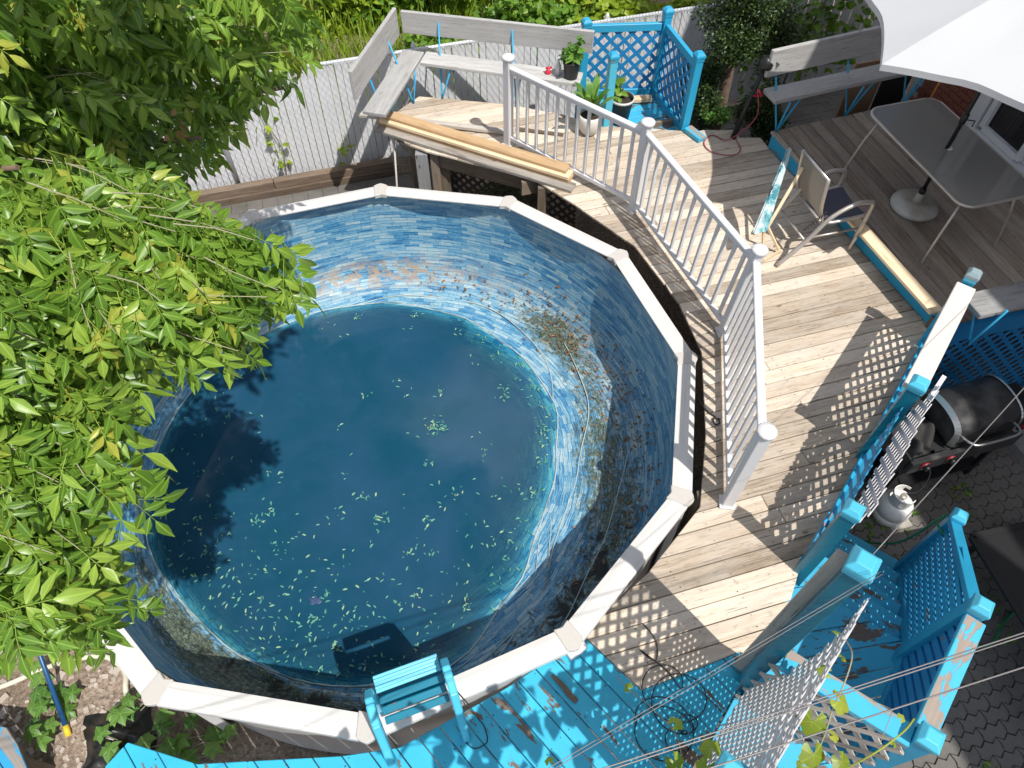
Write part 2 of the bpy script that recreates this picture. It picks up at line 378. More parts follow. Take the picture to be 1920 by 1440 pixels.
def linermat():
    """vinyl liner printed with ledge-stone courses in blues; UV in metres (u round the pool, v down the liner)"""
    t = NT('blue_ledgestone_liner'); q = t.n('TexCoord').outputs['UV']
    wob = t.noise(t.mapv(q, (1.4, 2.0, 1)), 1.5, 3); q2 = t.n('VectorMath', {0: q, 1: t.n('CombineXYZ', {1: t.math('MULTIPLY', t.math('SUBTRACT', wob, .5), .06)}).outputs[0]}, operation='ADD').outputs[0]
    br = t.n('TexBrick', {'Color1': (0, 0, 0, 1), 'Color2': (1, 1, 1, 1), 'Mortar': (.12, .12, .12, 1), 'Scale': 1.0, 'Mortar Size': .0022, 'Bias': 0.0, 'Brick Width': .15, 'Row Height': .040})
    br.offset = .37; br.squash = 1.5; br.squash_frequency = 3; t.put(br.inputs['Vector'], q2)
    st = t.noise(t.mapv(q2, (3.6, 95, 1)), 1.0, 7, .65, .6); st2 = t.noise(t.mapv(q2, (30, 230, 1)), 1.0, 4, .6, .4); bg_ = t.noise(t.mapv(q2, (1.6, 3, 1)), 1.0, 3)
    x = t.math('ADD', t.math('MULTIPLY', br.outputs['Color'], .15), t.math('ADD', t.math('MULTIPLY', st, .62), t.math('ADD', t.math('MULTIPLY', st2, .34), t.math('MULTIPLY', bg_, .12))))
    c = t.ramp(x, [(.42, (.014, .040, .095)), (.50, (.022, .12, .28)), (.56, (.055, .24, .43)), (.64, (.20, .38, .49)), (.73, (.39, .49, .52)), (.86, (.64, .68, .66))])
    c = t.mix(t.math('MULTIPLY', br.outputs['Fac'], .4), c, (.03, .07, .11))
    s = t.n('SeparateXYZ'); t.put(s.inputs[0], q); vv = s.outputs[1]
    # sun-faded grey at the top course band, rusty stains in mid height, algae low down
    c = t.mix(t.math('MULTIPLY', t.ramp(vv, [(0, (1, 1, 1)), (.30, (0, 0, 0))]), .35), c, (.40, .45, .47))
    ru = t.noise(t.mapv(q, (7, 9, 1)), 1.3, 8, .72, .8); band = t.n('Attribute', attribute_name='stain').outputs['Fac']
    c = t.mix(t.math('MULTIPLY', t.math('MULTIPLY', t.ramp(ru, [(.44, (0, 0, 0)), (.56, (1, 1, 1))]), band), .9), c, t.mix(st2, (.24, .165, .11), (.44, .36, .28)))
    al = t.noise(t.mapv(q, (5, 9, 1)), 1.8, 9, .78, 1.2); band2 = t.n('Attribute', attribute_name='algae').outputs['Fac']
    c = t.mix(t.math('MULTIPLY', t.ramp(t.math('ADD', al, t.math('MULTIPLY', band2, .42)), [(.72, (0, 0, 0)), (.86, (1, 1, 1))]), .9), c, t.ramp(t.noise(t.mapv(q, (30, 55, 1)), 1.0, 5, .75, .8), [(.36, (.004, .005, .004)), (.5, (.05, .06, .025)), (.6, (.16, .17, .09)), (.7, (.36, .38, .27))]))
    sl = t.noise(t.mapv(q, (2.6, 3.6, 1)), 1.5, 8, .7, .8)                          # black sludge left by the falling water
    c = t.mix(t.ramp(t.math('ADD', sl, t.math('MULTIPLY', t.n('Attribute', attribute_name='sludge').outputs['Fac'], .30)), [(.74, (0, 0, 0)), (.82, (.93, .93, .93))]), c, (.006, .008, .007))
    t.bump(t.math('ADD', t.math('MULTIPLY', st, .4), br.outputs['Color']), .25, .004)
    return t.set(c, .42, 0, .35)
M['liner'] = linermat()
M['seam'] = plain('pale_liner_fold', (.40, .48, .48), .5, var=.3, scale=14, dirt=(.10, .14, .12))
def watermat():
    """turbid water: clear in the shallows, teal murk where it is deep; 'depth' is the water depth in metres"""
    t = NT('murky_pool_water'); d = t.n('Attribute', attribute_name='depth').outputs['Fac']; o = t.obj()
    n = t.noise(o, 1.1, 5, .6, .5); n2 = t.noise(o, 6, 5, .65)
    c = t.mix(t.ramp(n, [(.35, (0, 0, 0)), (.65, (1, 1, 1))]), (.006, .058, .103), (.018, .070, .134))
    c = t.mix(t.math('MULTIPLY', t.ramp(n2, [(.55, (0, 0, 0)), (.8, (1, 1, 1))]), .25), c, (.02, .12, .16))
    t.set(c, .06, 0, .5, IOR=1.33)
    t.bump(t.noise(o, 2.2, 3), .04, .02)
    gl = t.n('BsdfGlossy', {'Roughness': .04}); tp = t.n('BsdfTransparent'); tp.inputs['Color'].default_value = (.55, .93, .95, 1)
    fr = t.n('Fresnel', {'IOR': 1.33}); clear = t.n('MixShader', {0: fr}); t.put(clear.inputs[1], tp.outputs[0]); t.put(clear.inputs[2], gl.outputs[0])
    murk = t.math('SUBTRACT', 1.0, t.math('POWER', 2.718, t.math('MULTIPLY', d, -11.0)), True)
    mx = t.n('MixShader', {0: murk}); t.put(mx.inputs[1], clear.outputs[0]); t.put(mx.inputs[2], t.b.outputs[0]); t.put(t.out.inputs['Surface'], mx.outputs[0])
    return t.m
M['water'] = watermat()
# ================================================================ GROUND AND FAR SETTING
gnd = struct(MB().grid(lambda a, b: (-90+180*a, -60+160*b, 0.0), 60, 60, False).build('ground', M['ground']))
def rot2(poly, o=(0, 0)): return [(U*p[0] + V*p[1]).to_2d()[:] for p in poly]
patio = struct(MB().prism(rot2([(2.2, -1.6), (7.0, -1.6), (7.0, 2.9), (2.2, 2.9)]), 0.004, .014).build('patio', M['joint']))
def zig(x, a): return a*(abs(((x*2) % 1)-.5)*4-1)
def paver_poly(L, W_):
    """interlocking zig-zag paver centred on 0"""
    g = .004; a = .017; P = []
    xs = [0, .25, .5, .75, 1]
    for t in xs: P.append((-L/2+g+(L-2*g)*t, -W_/2+g+zig(t, a)))
    for t in (.5,): P.append((L/2-g+.012, 0))
    for t in reversed(xs): P.append((-L/2+g+(L-2*g)*t, W_/2-g+zig(t, a)))
    P.append((-L/2+g+.012, 0)); return P
def lay(parent, u0, u1, v0, v1, L, W_, poly, z, h, limit, rest_name):
    """running-bond pavers; the ones nearest the camera are objects, the rest join one part"""
    sp = []; r = 0; v = v0+W_/2
    while v < v1:
        u = u0 + (L/2 if r % 2 else 0)
        while u < u1: sp.append((u, v)); u += L
        v += W_; r += 1
    cp = Vector((0, 0, CAMZ)); ok = []
    for (u, v) in sp:
        p = uv(u, v, z); d = p-cp; zf = d.y*math.cos(R(54))-d.z*math.sin(R(54))
        x = d.x/zf; y = (d.y*math.sin(R(54))+d.z*math.cos(R(54)))/zf
        if -.76 < x < .76 and -.58 < y < .58: ok.append((d.length, u, v))
    ok.sort(); ms = []
    for k in range(3):
        pr = [(a+random.uniform(-.001, .001), b+random.uniform(-.001, .001)) for a, b in poly]
        ms.append(MB().prism(rot2(pr), 0, h).mesh('paver', M['paver'], .003))
    rest = MB()
    for i, (_, u, v) in enumerate(ok):
        p = uv(u, v, z+random.uniform(-.003, .003))
        if i < limit:
            o = bpy.data.objects.new('paver', ms[i % 3]); COL.objects.link(o); o.location = p; o.parent = parent
            o.rotation_euler = (random.uniform(-.012, .012), random.uniform(-.012, .012), random.uniform(-.012, .012))
        elif i < 1500: rest.prism([(p.x+a, p.y+b) for a, b in rot2(poly)], p.z, p.z+h)
    if rest.v: rest.build(rest_name, M['paver'], parent, kind='stuff')
lay(patio, 2.2, 7.0, -1.6, 2.9, .215, .105, paver_poly(.215, .105), .012, .016, 295, 'pavers')
rect = [(-.098, -.098), (.098, -.098), (.098, .098), (-.098, .098)]
path = struct(MB().prism(rot2([(-4.2, 6.0), (1.5, 6.0), (1.5, 8.3), (-4.2, 8.3)]), 0.003, .010).build('path', M['joint']))
lay(path, -4.2, 1.5, 6.05, 8.3, .2, .2, rect, .009, .03, 200, 'pavers')
rect2 = [(-.103, -.053), (.103, -.053), (.103, .053), (-.103, .053)]
yard = struct(MB().prism(rot2([(5.0, 6.15), (8.5, 6.15), (8.5, 8.5), (5.0, 8.5)]), 0.003, .010).build('side_path', M['joint']))
lay(yard, 5.0, 8.5, 6.2, 8.45, .21, .11, rect2, .009, .03, 150, 'pavers')
gl = MB()                                              # tall weeds on the ground beyond the fence
for _ in range(16000):
    x = random.uniform(-8, 2.4); y = random.uniform(8.7, 17)
    if (Vector((x, y, 0)).dot(V) < 8.7): continue
    h = random.uniform(.25, .75); a = random.uniform(0, 6.28); wd = random.uniform(.012, .028); dx, dy = math.cos(a)*h*.45, math.sin(a)*h*.45
    n = len(gl.v); gl.v += [V3(x-dy*wd, y+dx*wd, 0), V3(x+dy*wd, y-dx*wd, 0), V3(x+dx*.4-dy/h*wd, y+dy*.4+dx/h*wd, h*.6), V3(x+dx*.4+dy/h*wd, y+dy*.4-dx/h*wd, h*.6), V3(x+dx, y+dy, h)]
    c = (0, random.uniform(.2, 1)); gl.face([n, n+1, n+3, n+2], [c]*4); gl.face([n+2, n+3, n+4], [c]*3)
weeds = gl.build('weeds', M['bush'], kind='stuff')

# ---------------------------------------------------------------- leaf clouds as one mesh
def leaf_cloud(name, mat, parent, pts, size, up=.6, kind='stuff', lob=None):
    """many folded leaves, one mesh, with a per-leaf 'tint'"""
    N = len(pts); pts = np.asarray(pts, float)
    L = size*(.7+.6*RNG.random(N)); Wd = L*.34
    ax = RNG.normal(size=(N, 3)); ax[:, 2] = ax[:, 2]*.5-.25; ax /= np.linalg.norm(ax, axis=1)[:, None]
    nn = RNG.normal(size=(N, 3)); nn[:, 2] = abs(nn[:, 2])+up; nn -= ax*(nn*ax).sum(1)[:, None]; nn /= np.linalg.norm(nn, axis=1)[:, None]
    sd_ = np.cross(nn, ax)
    tpl = [(0, 0, 0), (.35, -1, .16), (.35, 1, .16), (.42, 0, 0), (.75, -.62, .05), (.75, .62, .05), (1.05, 0, -.12)]
    vs_ = np.stack([pts + ax*(L*a)[:, None] + sd_*(Wd*b)[:, None] + nn*(L*c)[:, None] for a, b, c in tpl], 1)
    fc = [(0, 1, 3), (0, 3, 2), (1, 4, 3), (3, 5, 2), (4, 6, 3), (3, 6, 5)]
    uvt = [(a, b) for a, b, c in tpl]
    F = (np.arange(N)[:, None, None]*7 + np.array(fc)[None]).reshape(-1, 3)
    me = bpy.data.meshes.new(name); me.vertices.add(N*7); me.vertices.foreach_set('co', vs_.reshape(-1))
    me.loops.add(len(F)*3); me.loops.foreach_set('vertex_index', F.reshape(-1).astype(np.int32)); me.polygons.add(len(F)); me.polygons.foreach_set('loop_start', np.arange(0, len(F)*3, 3, dtype=np.int32)); me.polygons.foreach_set('loop_total', np.full(len(F), 3, dtype=np.int32))
    ul = me.uv_layers.new(name='UVMap'); ul.data.foreach_set('uv', np.tile(np.array([uvt[i] for f in fc for i in f], np.float32).reshape(-1), N))
    at = me.attributes.new('tint', 'FLOAT', 'POINT'); at.data.foreach_set('value', np.repeat(RNG.random(N).astype(np.float32)*.999, 7))
    me.materials.append(mat); me.update(calc_edges=True); me.validate()
    o = bpy.data.objects.new(name, me); COL.objects.link(o)
    if parent is not None: adopt(o, parent)
    if kind: o['kind'] = kind
    return o
def blob(c, r, n, hollow=.35, lumps=7):
    """points through the volume of an uneven crown"""
    c = np.array(c, float); r = np.array(r, float); ls = RNG.normal(size=(lumps, 3)); ls /= np.linalg.norm(ls, axis=1)[:, None]; out = []
    cen = [c + ls[i]*r*.62 for i in range(lumps)] + [c]
    for i, q in enumerate(cen):
        k = n//len(cen); d = RNG.normal(size=(k, 3)); d /= np.linalg.norm(d, axis=1)[:, None]
        rad = hollow + (1-hollow)*RNG.random(k)**.6; out.append(q + d*rad[:, None]*r*(.5 if i < lumps else .62))
    return np.concatenate(out)
wd_ = np.array([uv(random.uniform(2.9, 5.6), random.uniform(-.6, 2.0), .03)[:] for _ in range(26)]); wp = np.concatenate([w_+RNG.normal(size=(14, 3))*np.array([.035, .035, .012]) for w_ in wd_]+[np.array(uv(4.15+.4*random.random(), 1.78+.12*random.random(), .03)[:])+RNG.normal(size=(8, 3))*np.array([.04, .03, .01]) for _ in range(9)])
wo = leaf_cloud('paver_weeds', M['bushdark'], None, wp, .05, .8)
BUSH = [((-4.6, 9.9, .55), (.9, .8, .75), 'bush', 'lime green shrub behind the fence left of the grass'), ((-.9, 10.3, .5), (.9, .7, .7), 'bushdark', 'mid green shrub just over the fence behind the corner bench'),
        ((.4, 10.6, .5), (1.0, .8, .75), 'bushdark', 'dark leafy shrub behind the long backrest of the bench'), ((1.7, 10.6, .45), (1.0, .7, .65), 'bush', 'yellow green shrub beyond the fence near the blue corner lattice'),
        ((.9, 12.2, .6), (1.3, .9, .9), 'bush', 'yellow green shrub at the very back of the overgrown lot'), ((-1.6, 12.3, .6), (1.3, .9, .8), 'bushdark', 'broad green shrub behind the weeds at the top of the view'),
        ((2.9, 11.3, .4), (.8, .7, .55), 'bush', 'small lime shrub in front of the far brick house'), ((-3.2, 12.5, .6), (1.2, .9, .8), 'bush', 'lime shrub at the far left behind the weeds')]
for c, r, m, lb in BUSH:
    t = thing('shrub', lb, 'shrub', (c[0], c[1], 0), 'shrubs beyond the fence')
    s = MB()
    for k in range(5):
        a = k*1.26; s.tube([(c[0], c[1], 0), (c[0]+math.cos(a)*r[0]*.3, c[1]+math.sin(a)*r[1]*.3, c[2]), (c[0]+math.cos(a)*r[0]*.6, c[1]+math.sin(a)*r[1]*.6, c[2]+r[2]*.5)], [.03, .02, .008], 5)
    s.build('stem', M['bark'], t)
    leaf_cloud('foliage', M[m], t, blob(c, r, 3000), .13)

# ---------------------------------------------------------------- house on the right (its wall shades the yard) and the far brick house
HU = 7.0
house = thing('brick_house', 'red brick house with a white framed sliding door at the right edge', 'house', uv(HU, 3, 0))
def hb(u0, u1, v0, v1, z0, z1): return MB().obox(uv((u0+u1)/2, (v0+v1)/2, (z0+z1)/2), U*((u1-u0)/2), V*((v1-v0)/2), (0, 0, (z1-z0)/2))
w1 = MB()
for a in ((-9, 3.05, 0, 9.5), (5.52, 6.55, 0, 9.5), (3.05, 5.52, 3.55, 9.5), (3.05, 5.52, 0, 1.42)):
    w1.obox(uv(HU+1.75, (a[0]+a[1])/2, (a[2]+a[3])/2), U*1.75, V*((a[1]-a[0])/2), (0, 0, (a[3]-a[2])/2))
w1.build('wall', M['mortar'], house)
MB().obox(uv(6.05, -4.9, 4.75), U*.15, V*2.35, (0, 0, 4.75)).obox(uv(6.6, -6.9, 4.75), U*.395, V*.25, (0, 0, 4.7)).build('added_shade_wall', M['mortar'], house)  # unseen slab added to the house to throw shade over the patio
hb(HU-.15, HU+3.7, -9.2, 6.75, 9.5, 9.75).build('roof', M['darkpanel'], house)
bm_ = MB().obox((0, 0, 0), V*.1, U*.012, (0, 0, .031)).mesh('brick', M['redbrick'], .003)
nb = 0
for r_ in range(30):
    for k in range(6):
        v = 5.53+.1+k*.21+(.105 if r_ % 2 else 0); z = .85+r_*.073
        if v+.1 > 6.56 or nb >= 290: continue
        o = bpy.data.objects.new('brick', bm_); COL.objects.link(o); o.location = uv(HU-.006, v, z); o.parent = house
        o.matrix_parent_inverse = Matrix.Translation(-Vector(house.location)); nb += 1
dr = MB(); dr.obox(uv(HU-.02, 5.44, 2.5), U*.07, V*.075, (0, 0, 1.07)); dr.obox(uv(HU-.02, 3.10, 2.5), U*.07, V*.05, (0, 0, 1.07)); dr.obox(uv(HU-.02, 4.29, 3.5), U*.07, V*1.13, (0, 0, .05))
dr.obox(uv(HU-.035, 4.29, 1.475), U*.085, V*1.135, (0, 0, .035)); df = dr.build('door_frame', M['window'], house, .006)
d2 = MB(); d2.obox(uv(HU-.03, 5.31, 2.5), U*.03, V*.035, (0, 0, .95)); d2.obox(uv(HU-.03, 4.72, 2.48), U*.03, V*.03, (0, 0, .95)); d2.obox(uv(HU-.03, 5.02, 1.55), U*.03, V*.27, (0, 0, .035))
d2.obox(uv(HU+.03, 4.05, 1.55), U*.025, V*.7, (0, 0, .035)); d2.obox(uv(HU+.03, 4.66, 2.48), U*.025, V*.03, (0, 0, .95)); dn = d2.build('door_sash', M['window'], house, .004)
hb(HU-.005, HU+.005, 4.75, 5.28, 1.58, 3.4).build('pane', M['doorglass'], dn)
hb(HU+.045, HU+.055, 3.2, 4.7, 1.58, 3.4).build('pane', M['doorglass'], dn)
MB().grid(lambda a, b: uv(HU+.16+.035*math.sin(a*40)+.1*b*0, 5.36-.42*a*(1-.35*(1-b)), 1.5+1.9*b), 40, 6).build('curtain', M['curtain'], house)
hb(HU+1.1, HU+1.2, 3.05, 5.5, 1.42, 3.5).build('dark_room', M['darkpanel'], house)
far = thing('far_brick_house', 'low stretch of red brick wall seen over the fence at the top', 'house', (2.6, 14.2, 0))
MB().box(1.2, 13.9, 0, 4.6, 16.5, 5.2).build('wall', M['mortar'], far)
for r_ in range(13):
    for k in range(15):
        x = 1.35+k*.212+(.1 if r_ % 2 else 0); o = bpy.data.objects.new('brick', bm_); COL.objects.link(o); o.location = (x, 13.892, .07+r_*.075); o.rotation_euler = (0, 0, -R(106)); o.parent = far; o.matrix_parent_inverse = Matrix.Translation(-Vector(far.location))

# ---------------------------------------------------------------- chain link fence with slats
FV = 8.55
fence = thing('chain_link_fence', 'long chain link fence filled with white vertical slats behind the pool', 'fence', uv(0, FV, 0))
sl = MB().obox((0, 0, .83), U*.039, V*.005, (0, 0, .73)).mesh('slat', M['fencewhite'])
k = 0; u = -7.2
while u < 8.6:
    o = bpy.data.objects.new('slat', sl); COL.objects.link(o); o.location = uv(u, FV, random.uniform(-.012, .012)); o.rotation_euler = (0, random.uniform(-.006, .006), random.uniform(-.05, .05)); o.parent = fence
    o.matrix_parent_inverse = Matrix.Translation(-Vector(fence.location)); u += .0865
wr = MB(); uu = -7.2
while uu < 8.6:
    for s_ in (-1, 1):
        u0, u1 = (uu, uu+1.52*s_*.62)
        wr.bar(uv(u0, FV-.012, .06), uv(u1, FV-.012, 1.60), .0022, .0022, V)
    uu += .075
wr.build('chain_link', M['galv'], fence, kind='stuff')
zz = MB(); uu = -7.2
while uu < 8.6:
    zz.bar(uv(uu, FV-.01, 1.55), uv(uu+.022, FV-.01, 1.615), .005, .004, V); zz.bar(uv(uu+.022, FV-.01, 1.615), uv(uu+.044, FV-.01, 1.55), .005, .004, V); uu += .0445
zz.build('knuckles', M['galv'], fence, kind='stuff')
MB().tube([uv(-7.3, FV+.035, 1.57), uv(8.7, FV+.035, 1.57)], .023, 10).build('top_rail', M['galv'], fence)
for u in (-3.9, -1.35, 1.2, 3.75, 6.3):
    MB().lathe([(.03, 0), (.03, 1.62), (.012, 1.66)], uv(u, FV-.045 if u == -1.35 else FV+.06, 0), 12).build('post', M['fencewhite'] if u == -1.35 else M['galv'], fence)
tim = thing('timber_edging', 'two stacked dark timbers lying along the foot of the white fence', 'timber', uv(-1, 8.36, 0))
for a, b, z, off in ((-4.6, -2.0, 0, 0), (-1.99, .7, 0, 0), (-4.6, -.9, .11, .03), (-.89, .7, .11, .03)):
    MB().bar(uv(a, 8.34+off, z+.055), uv(b, 8.34+off, z+.055), .11, .11).build('timber', M['timber'], tim, .006)

# ================================================================ POOL
PC_ = Vector((-1.14, 3.60, 0))
INN = [(-1.40, 6.14), (-.07, 5.95), (1.00, 5.17), (1.47, 3.92), (1.24, 2.60), (.35, 1.56), (-.93, 1.01), (-2.31, 1.22)]
for a in (-146, -176, 154, 125): INN.append((PC_.x+2.62*math.cos(R(a)), PC_.y+2.62*math.sin(R(a))))
INN = [Vector((x, y, 0)) for x, y in INN]
OUT = [p + (p-PC_).normalized()*.165 for p in INN]
RZ = 1.33
pool = thing('above_ground_pool', 'round above ground pool with white coping and a blue stone patterned liner', 'pool', PC_)
NI = len(INN)
for i in range(NI):
    a, b, c, d = INN[i], INN[(i+1) % NI], OUT[(i+1) % NI], OUT[i]; e = (b-a).normalized(); L = (b-a).length; ins = .052; outw = (d-a).normalized()
    p0 = a+e*ins; p1 = b-e*ins; q0 = d+e*(ins+.012); q1 = c-e*(ins+.012)
    s = MB(); sec = [(0, -.012), (.004, .0), (.30, .008), (.70, .007), (.97, -.004), (1.0, -.02), (1.0, -.055), (.965, -.055)]
    n = len(s.v)
    for (t, z) in sec:
        for k in range(7):
            w_ = k/6; s.v.append(p0.lerp(p1, w_).lerp(q0.lerp(q1, w_), t) + Vector((0, 0, RZ+z)))
    for j in range(len(sec)-1):
        for k in range(6):
            A_ = n+j*7+k; s.face([A_, A_+1, A_+8, A_+7][::-1], [(k/6*L+i*3, sec[j][0]*.165), ((k+1)/6*L+i*3, sec[j][0]*.165), ((k+1)/6*L+i*3, sec[j+1][0]*.165), (k/6*L+i*3, sec[j+1][0]*.165)][::-1])
    s.build('coping', M['rim'], pool)
    s = MB(); prv = (INN[i]-INN[i-1]).normalized(); w0 = .062
    x0 = a-prv*w0-outw*.012; x1 = a+e*w0-outw*.012; y0 = d-prv*(w0+.014)+outw*.0; y1 = d+e*(w0+.014)+outw*.0; ym = d+outw*.012; xm = a-outw*.006
    poly = [x0, xm, x1, y1.lerp(x1, .06), y1.lerp(ym, .45), ym, y0.lerp(ym, .45), y0.lerp(x0, .06)]
    s.prism([(p.x, p.y) for p in poly], RZ-.035, RZ+.016); s.build('coping_joint', M['rimcap'], pool, .006)
    mid = PC_+(OUT[i]-PC_).normalized()*2.69; s = MB().obox(mid+Vector((0, 0, .64)), outw*.03, Vector((-outw.y, outw.x, 0))*.075, (0, 0, .655)); s.build('upright', M['white'], pool, .008)
RW = 2.625
s = MB(); s.grid(lambda a, b: PC_ + Vector((RW*math.cos(a*6.28319), RW*math.sin(a*6.28319), .02+1.27*b)), 96, 3); s.build('wall', M['poolwall'], pool)
def interp(x, tab):
    x = x % 360
    for (a, b), (c, d) in zip(tab, tab[1:]):
        if a <= x <= c: t = (x-a)/(c-a); t = t*t*(3-2*t); return b+(d-b)*t
    return tab[-1][1]
WL = .12
RWT = [(0, 1.56), (23, 1.70), (50, 1.79), (76, 1.95), (103, 2.13), (125, 2.26), (147, 2.37), (167, 2.41), (196, 2.40), (230, 2.22), (250, 2.18), (285, 2.08), (310, 1.76), (330, 1.56), (345, 1.54), (360, 1.56)]
RBT = [(0, 2.38), (20, 2.40), (40, 2.38), (60, 2.38), (85, 2.42), (103, 2.45), (126, 2.48), (149, 2.50), (170, 2.51), (200, 2.51), (234, 2.50), (255, 2.48), (285, 2.44), (310, 2.40), (335, 2.36), (360, 2.36)]
def bowl(th, t):
    """t 0 rim .. 1 wall foot .. 2 waterline .. 3 centre; returns r, z, arc"""
    rw = interp(th, RWT); rb = max(interp(th, RBT), rw+.03)
    if t <= 1:
        z = 1.285 - (1.285-.26)*(1-(1-t)**1.25)
        r = 2.618 + (rb-2.618)*(.8*t**2.6+.2*t); return r, z
    if t <= 2:
        q = t-1; return rb+(rw-rb)*q, .26 + (WL-.26)*(q**.55) + .014*math.sin(q*9+th*.15)*(1-q)*q*4*.5
    q = t-2
    dep = .09*(1-(1-min(1, q*1.9))**2); return rw*(1-q), WL-dep
NT_, NP = 180, 60
s = MB(); alg = []; ul_ = []
ts = [i/26 for i in range(27)] + [1+i/12 for i in range(1, 13)] + [2+i/16 for i in range(1, 16)]
for i in range(NT_+1):
    th = i/NT_*360+190; arc = 0; pr = None
    for t in ts:
        r, z = bowl(th, t); jit = .016*math.sin(th*.21+t*5)*min(1, max(0, t-.45)) + .011*math.sin(th*.9-t*11)*max(0, min(1, (t-.6)*3))*max(0, min(1, (2.2-t)))
        r += jit
        p = PC_ + Vector((r*math.cos(R(th)), r*math.sin(R(th)), z)); s.v.append(p)
        if pr is not None: arc += math.hypot(r-pr[0], z-pr[1])
        pr = (r, z); s.uv.append(None); alg.append((th % 360, t, arc)); ul_.append((th/360*2*math.pi*2.3, arc))
s.uv = []; m_ = len(ts)
for i in range(NT_):
    for j in range(m_-1):
        ix = [i*m_+j, (i+1)*m_+j, (i+1)*m_+j+1, i*m_+j+1]
        s.face(ix[::-1], [ul_[q] for q in ix][::-1], True)
liner = s.build('liner', M['liner'], pool)
av = []
for th, t, arc in alg:
    a = 0.0
    fr_ = .5+.5*math.cos(R(th+40)); bk_ = max(0, math.cos(R(th-270)))           # right and front hold most algae
    g_ = lambda x, m, w: math.exp(-((x-m)/w)**2)
    ang = lambda m, w: math.exp(-((((th-m+180) % 360)-180)/w)**2)
    a = .30*g_(t, 1.4, .5)*(1-.85*ang(115, 55))                                  # thin film on the shelf
    a += .75*ang(44, 15)*g_(t, 1.2, .38) + .55*ang(84, 16)*g_(t, 1.86, .13)      # right back pocket and the wet line behind
    a += .56*ang(-25, 42)*g_(t, 1.1, .45) + .85*ang(240, 42)*g_(t, 1.5, .75) + .35*ang(270, 50)*g_(t, .85, .35)
    a += .42*ang(8, 26)*g_(t, 1.6, .35)
    av.append(a)
stv = [max(0, 1-abs(th-100)/48)*max(0, 1-abs(arc-1.02)/.27)*1.5+max(0, 1-abs(th-30)/45)*max(0, 1-abs(arc-1.1)/.4)*.6 for th, t, arc in alg]
at = liner.data.attributes.new('stain', 'FLOAT', 'POINT'); at.data.foreach_set('value', np.array(stv, np.float32))
an2 = lambda th, m, w: math.exp(-((((th-m+180) % 360)-180)/w)**2)
sdv = [max(an2(th, -38, 36), .9*an2(th, -85, 30))*math.exp(-((t-1.15)/.5)**2) + .8*an2(th, 245, 40)*math.exp(-((t-1.6)/.5)**2) for th, t, arc in alg]
at = liner.data.attributes.new('sludge', 'FLOAT', 'POINT'); at.data.foreach_set('value', np.array(sdv, np.float32))
at = liner.data.attributes.new('algae', 'FLOAT', 'POINT'); at.data.foreach_set('value', np.array(av, np.float32))
s = MB(); dep = []; nr = 24
for i in range(121):
    th = i*3.0
    for j in range(nr):
        q = j/(nr-1); r = (interp(th, RWT)+.06)*(1-q*.999); s.v.append(PC_+Vector((r*math.cos(R(th)), r*math.sin(R(th)), WL)))
        rw = interp(th, RWT); edge = max(0, rw-r); sl_ = .42 if (280 < th or th < 70) else .9
        dep.append(min(.55, edge*sl_))
for i in range(120):
    for j in range(nr-1): s.face([i*nr+j, i*nr+j+1, (i+1)*nr+j+1, (i+1)*nr+j], None, True)
water = struct(s.build('pool_water', M['water']))
at = water.data.attributes.new('depth', 'FLOAT', 'POINT'); at.data.foreach_set('value', np.array(dep, np.float32))
def onb(th, t, dz=.006):
    r, z = bowl(th, t); return PC_ + Vector((r*math.cos(R(th)), r*math.sin(R(th)), z+dz))
for t0, th0, th1, amp, rr in ((1.98, 0, 360, .0, .007), (1.50, -80, 40, .5, .006), (1.15, -62, 8, .2, .005), (1.72, 25, 108, -.45, .007), (1.75, -88, -22, -.35, .005), (1.85, -80, -30, -.15, .004)):
    pts = []
    for i in range(81):
        th = th0+(th1-th0)*i/80; e = math.sin(math.pi*i/80); t = t0+amp*(e-.5)+.012*math.sin(th*.23+t0*9); pts.append(onb(th, min(1.99, t)))
    MB().tube(pts, rr, 6).build('liner_fold', M['seam'], pool)
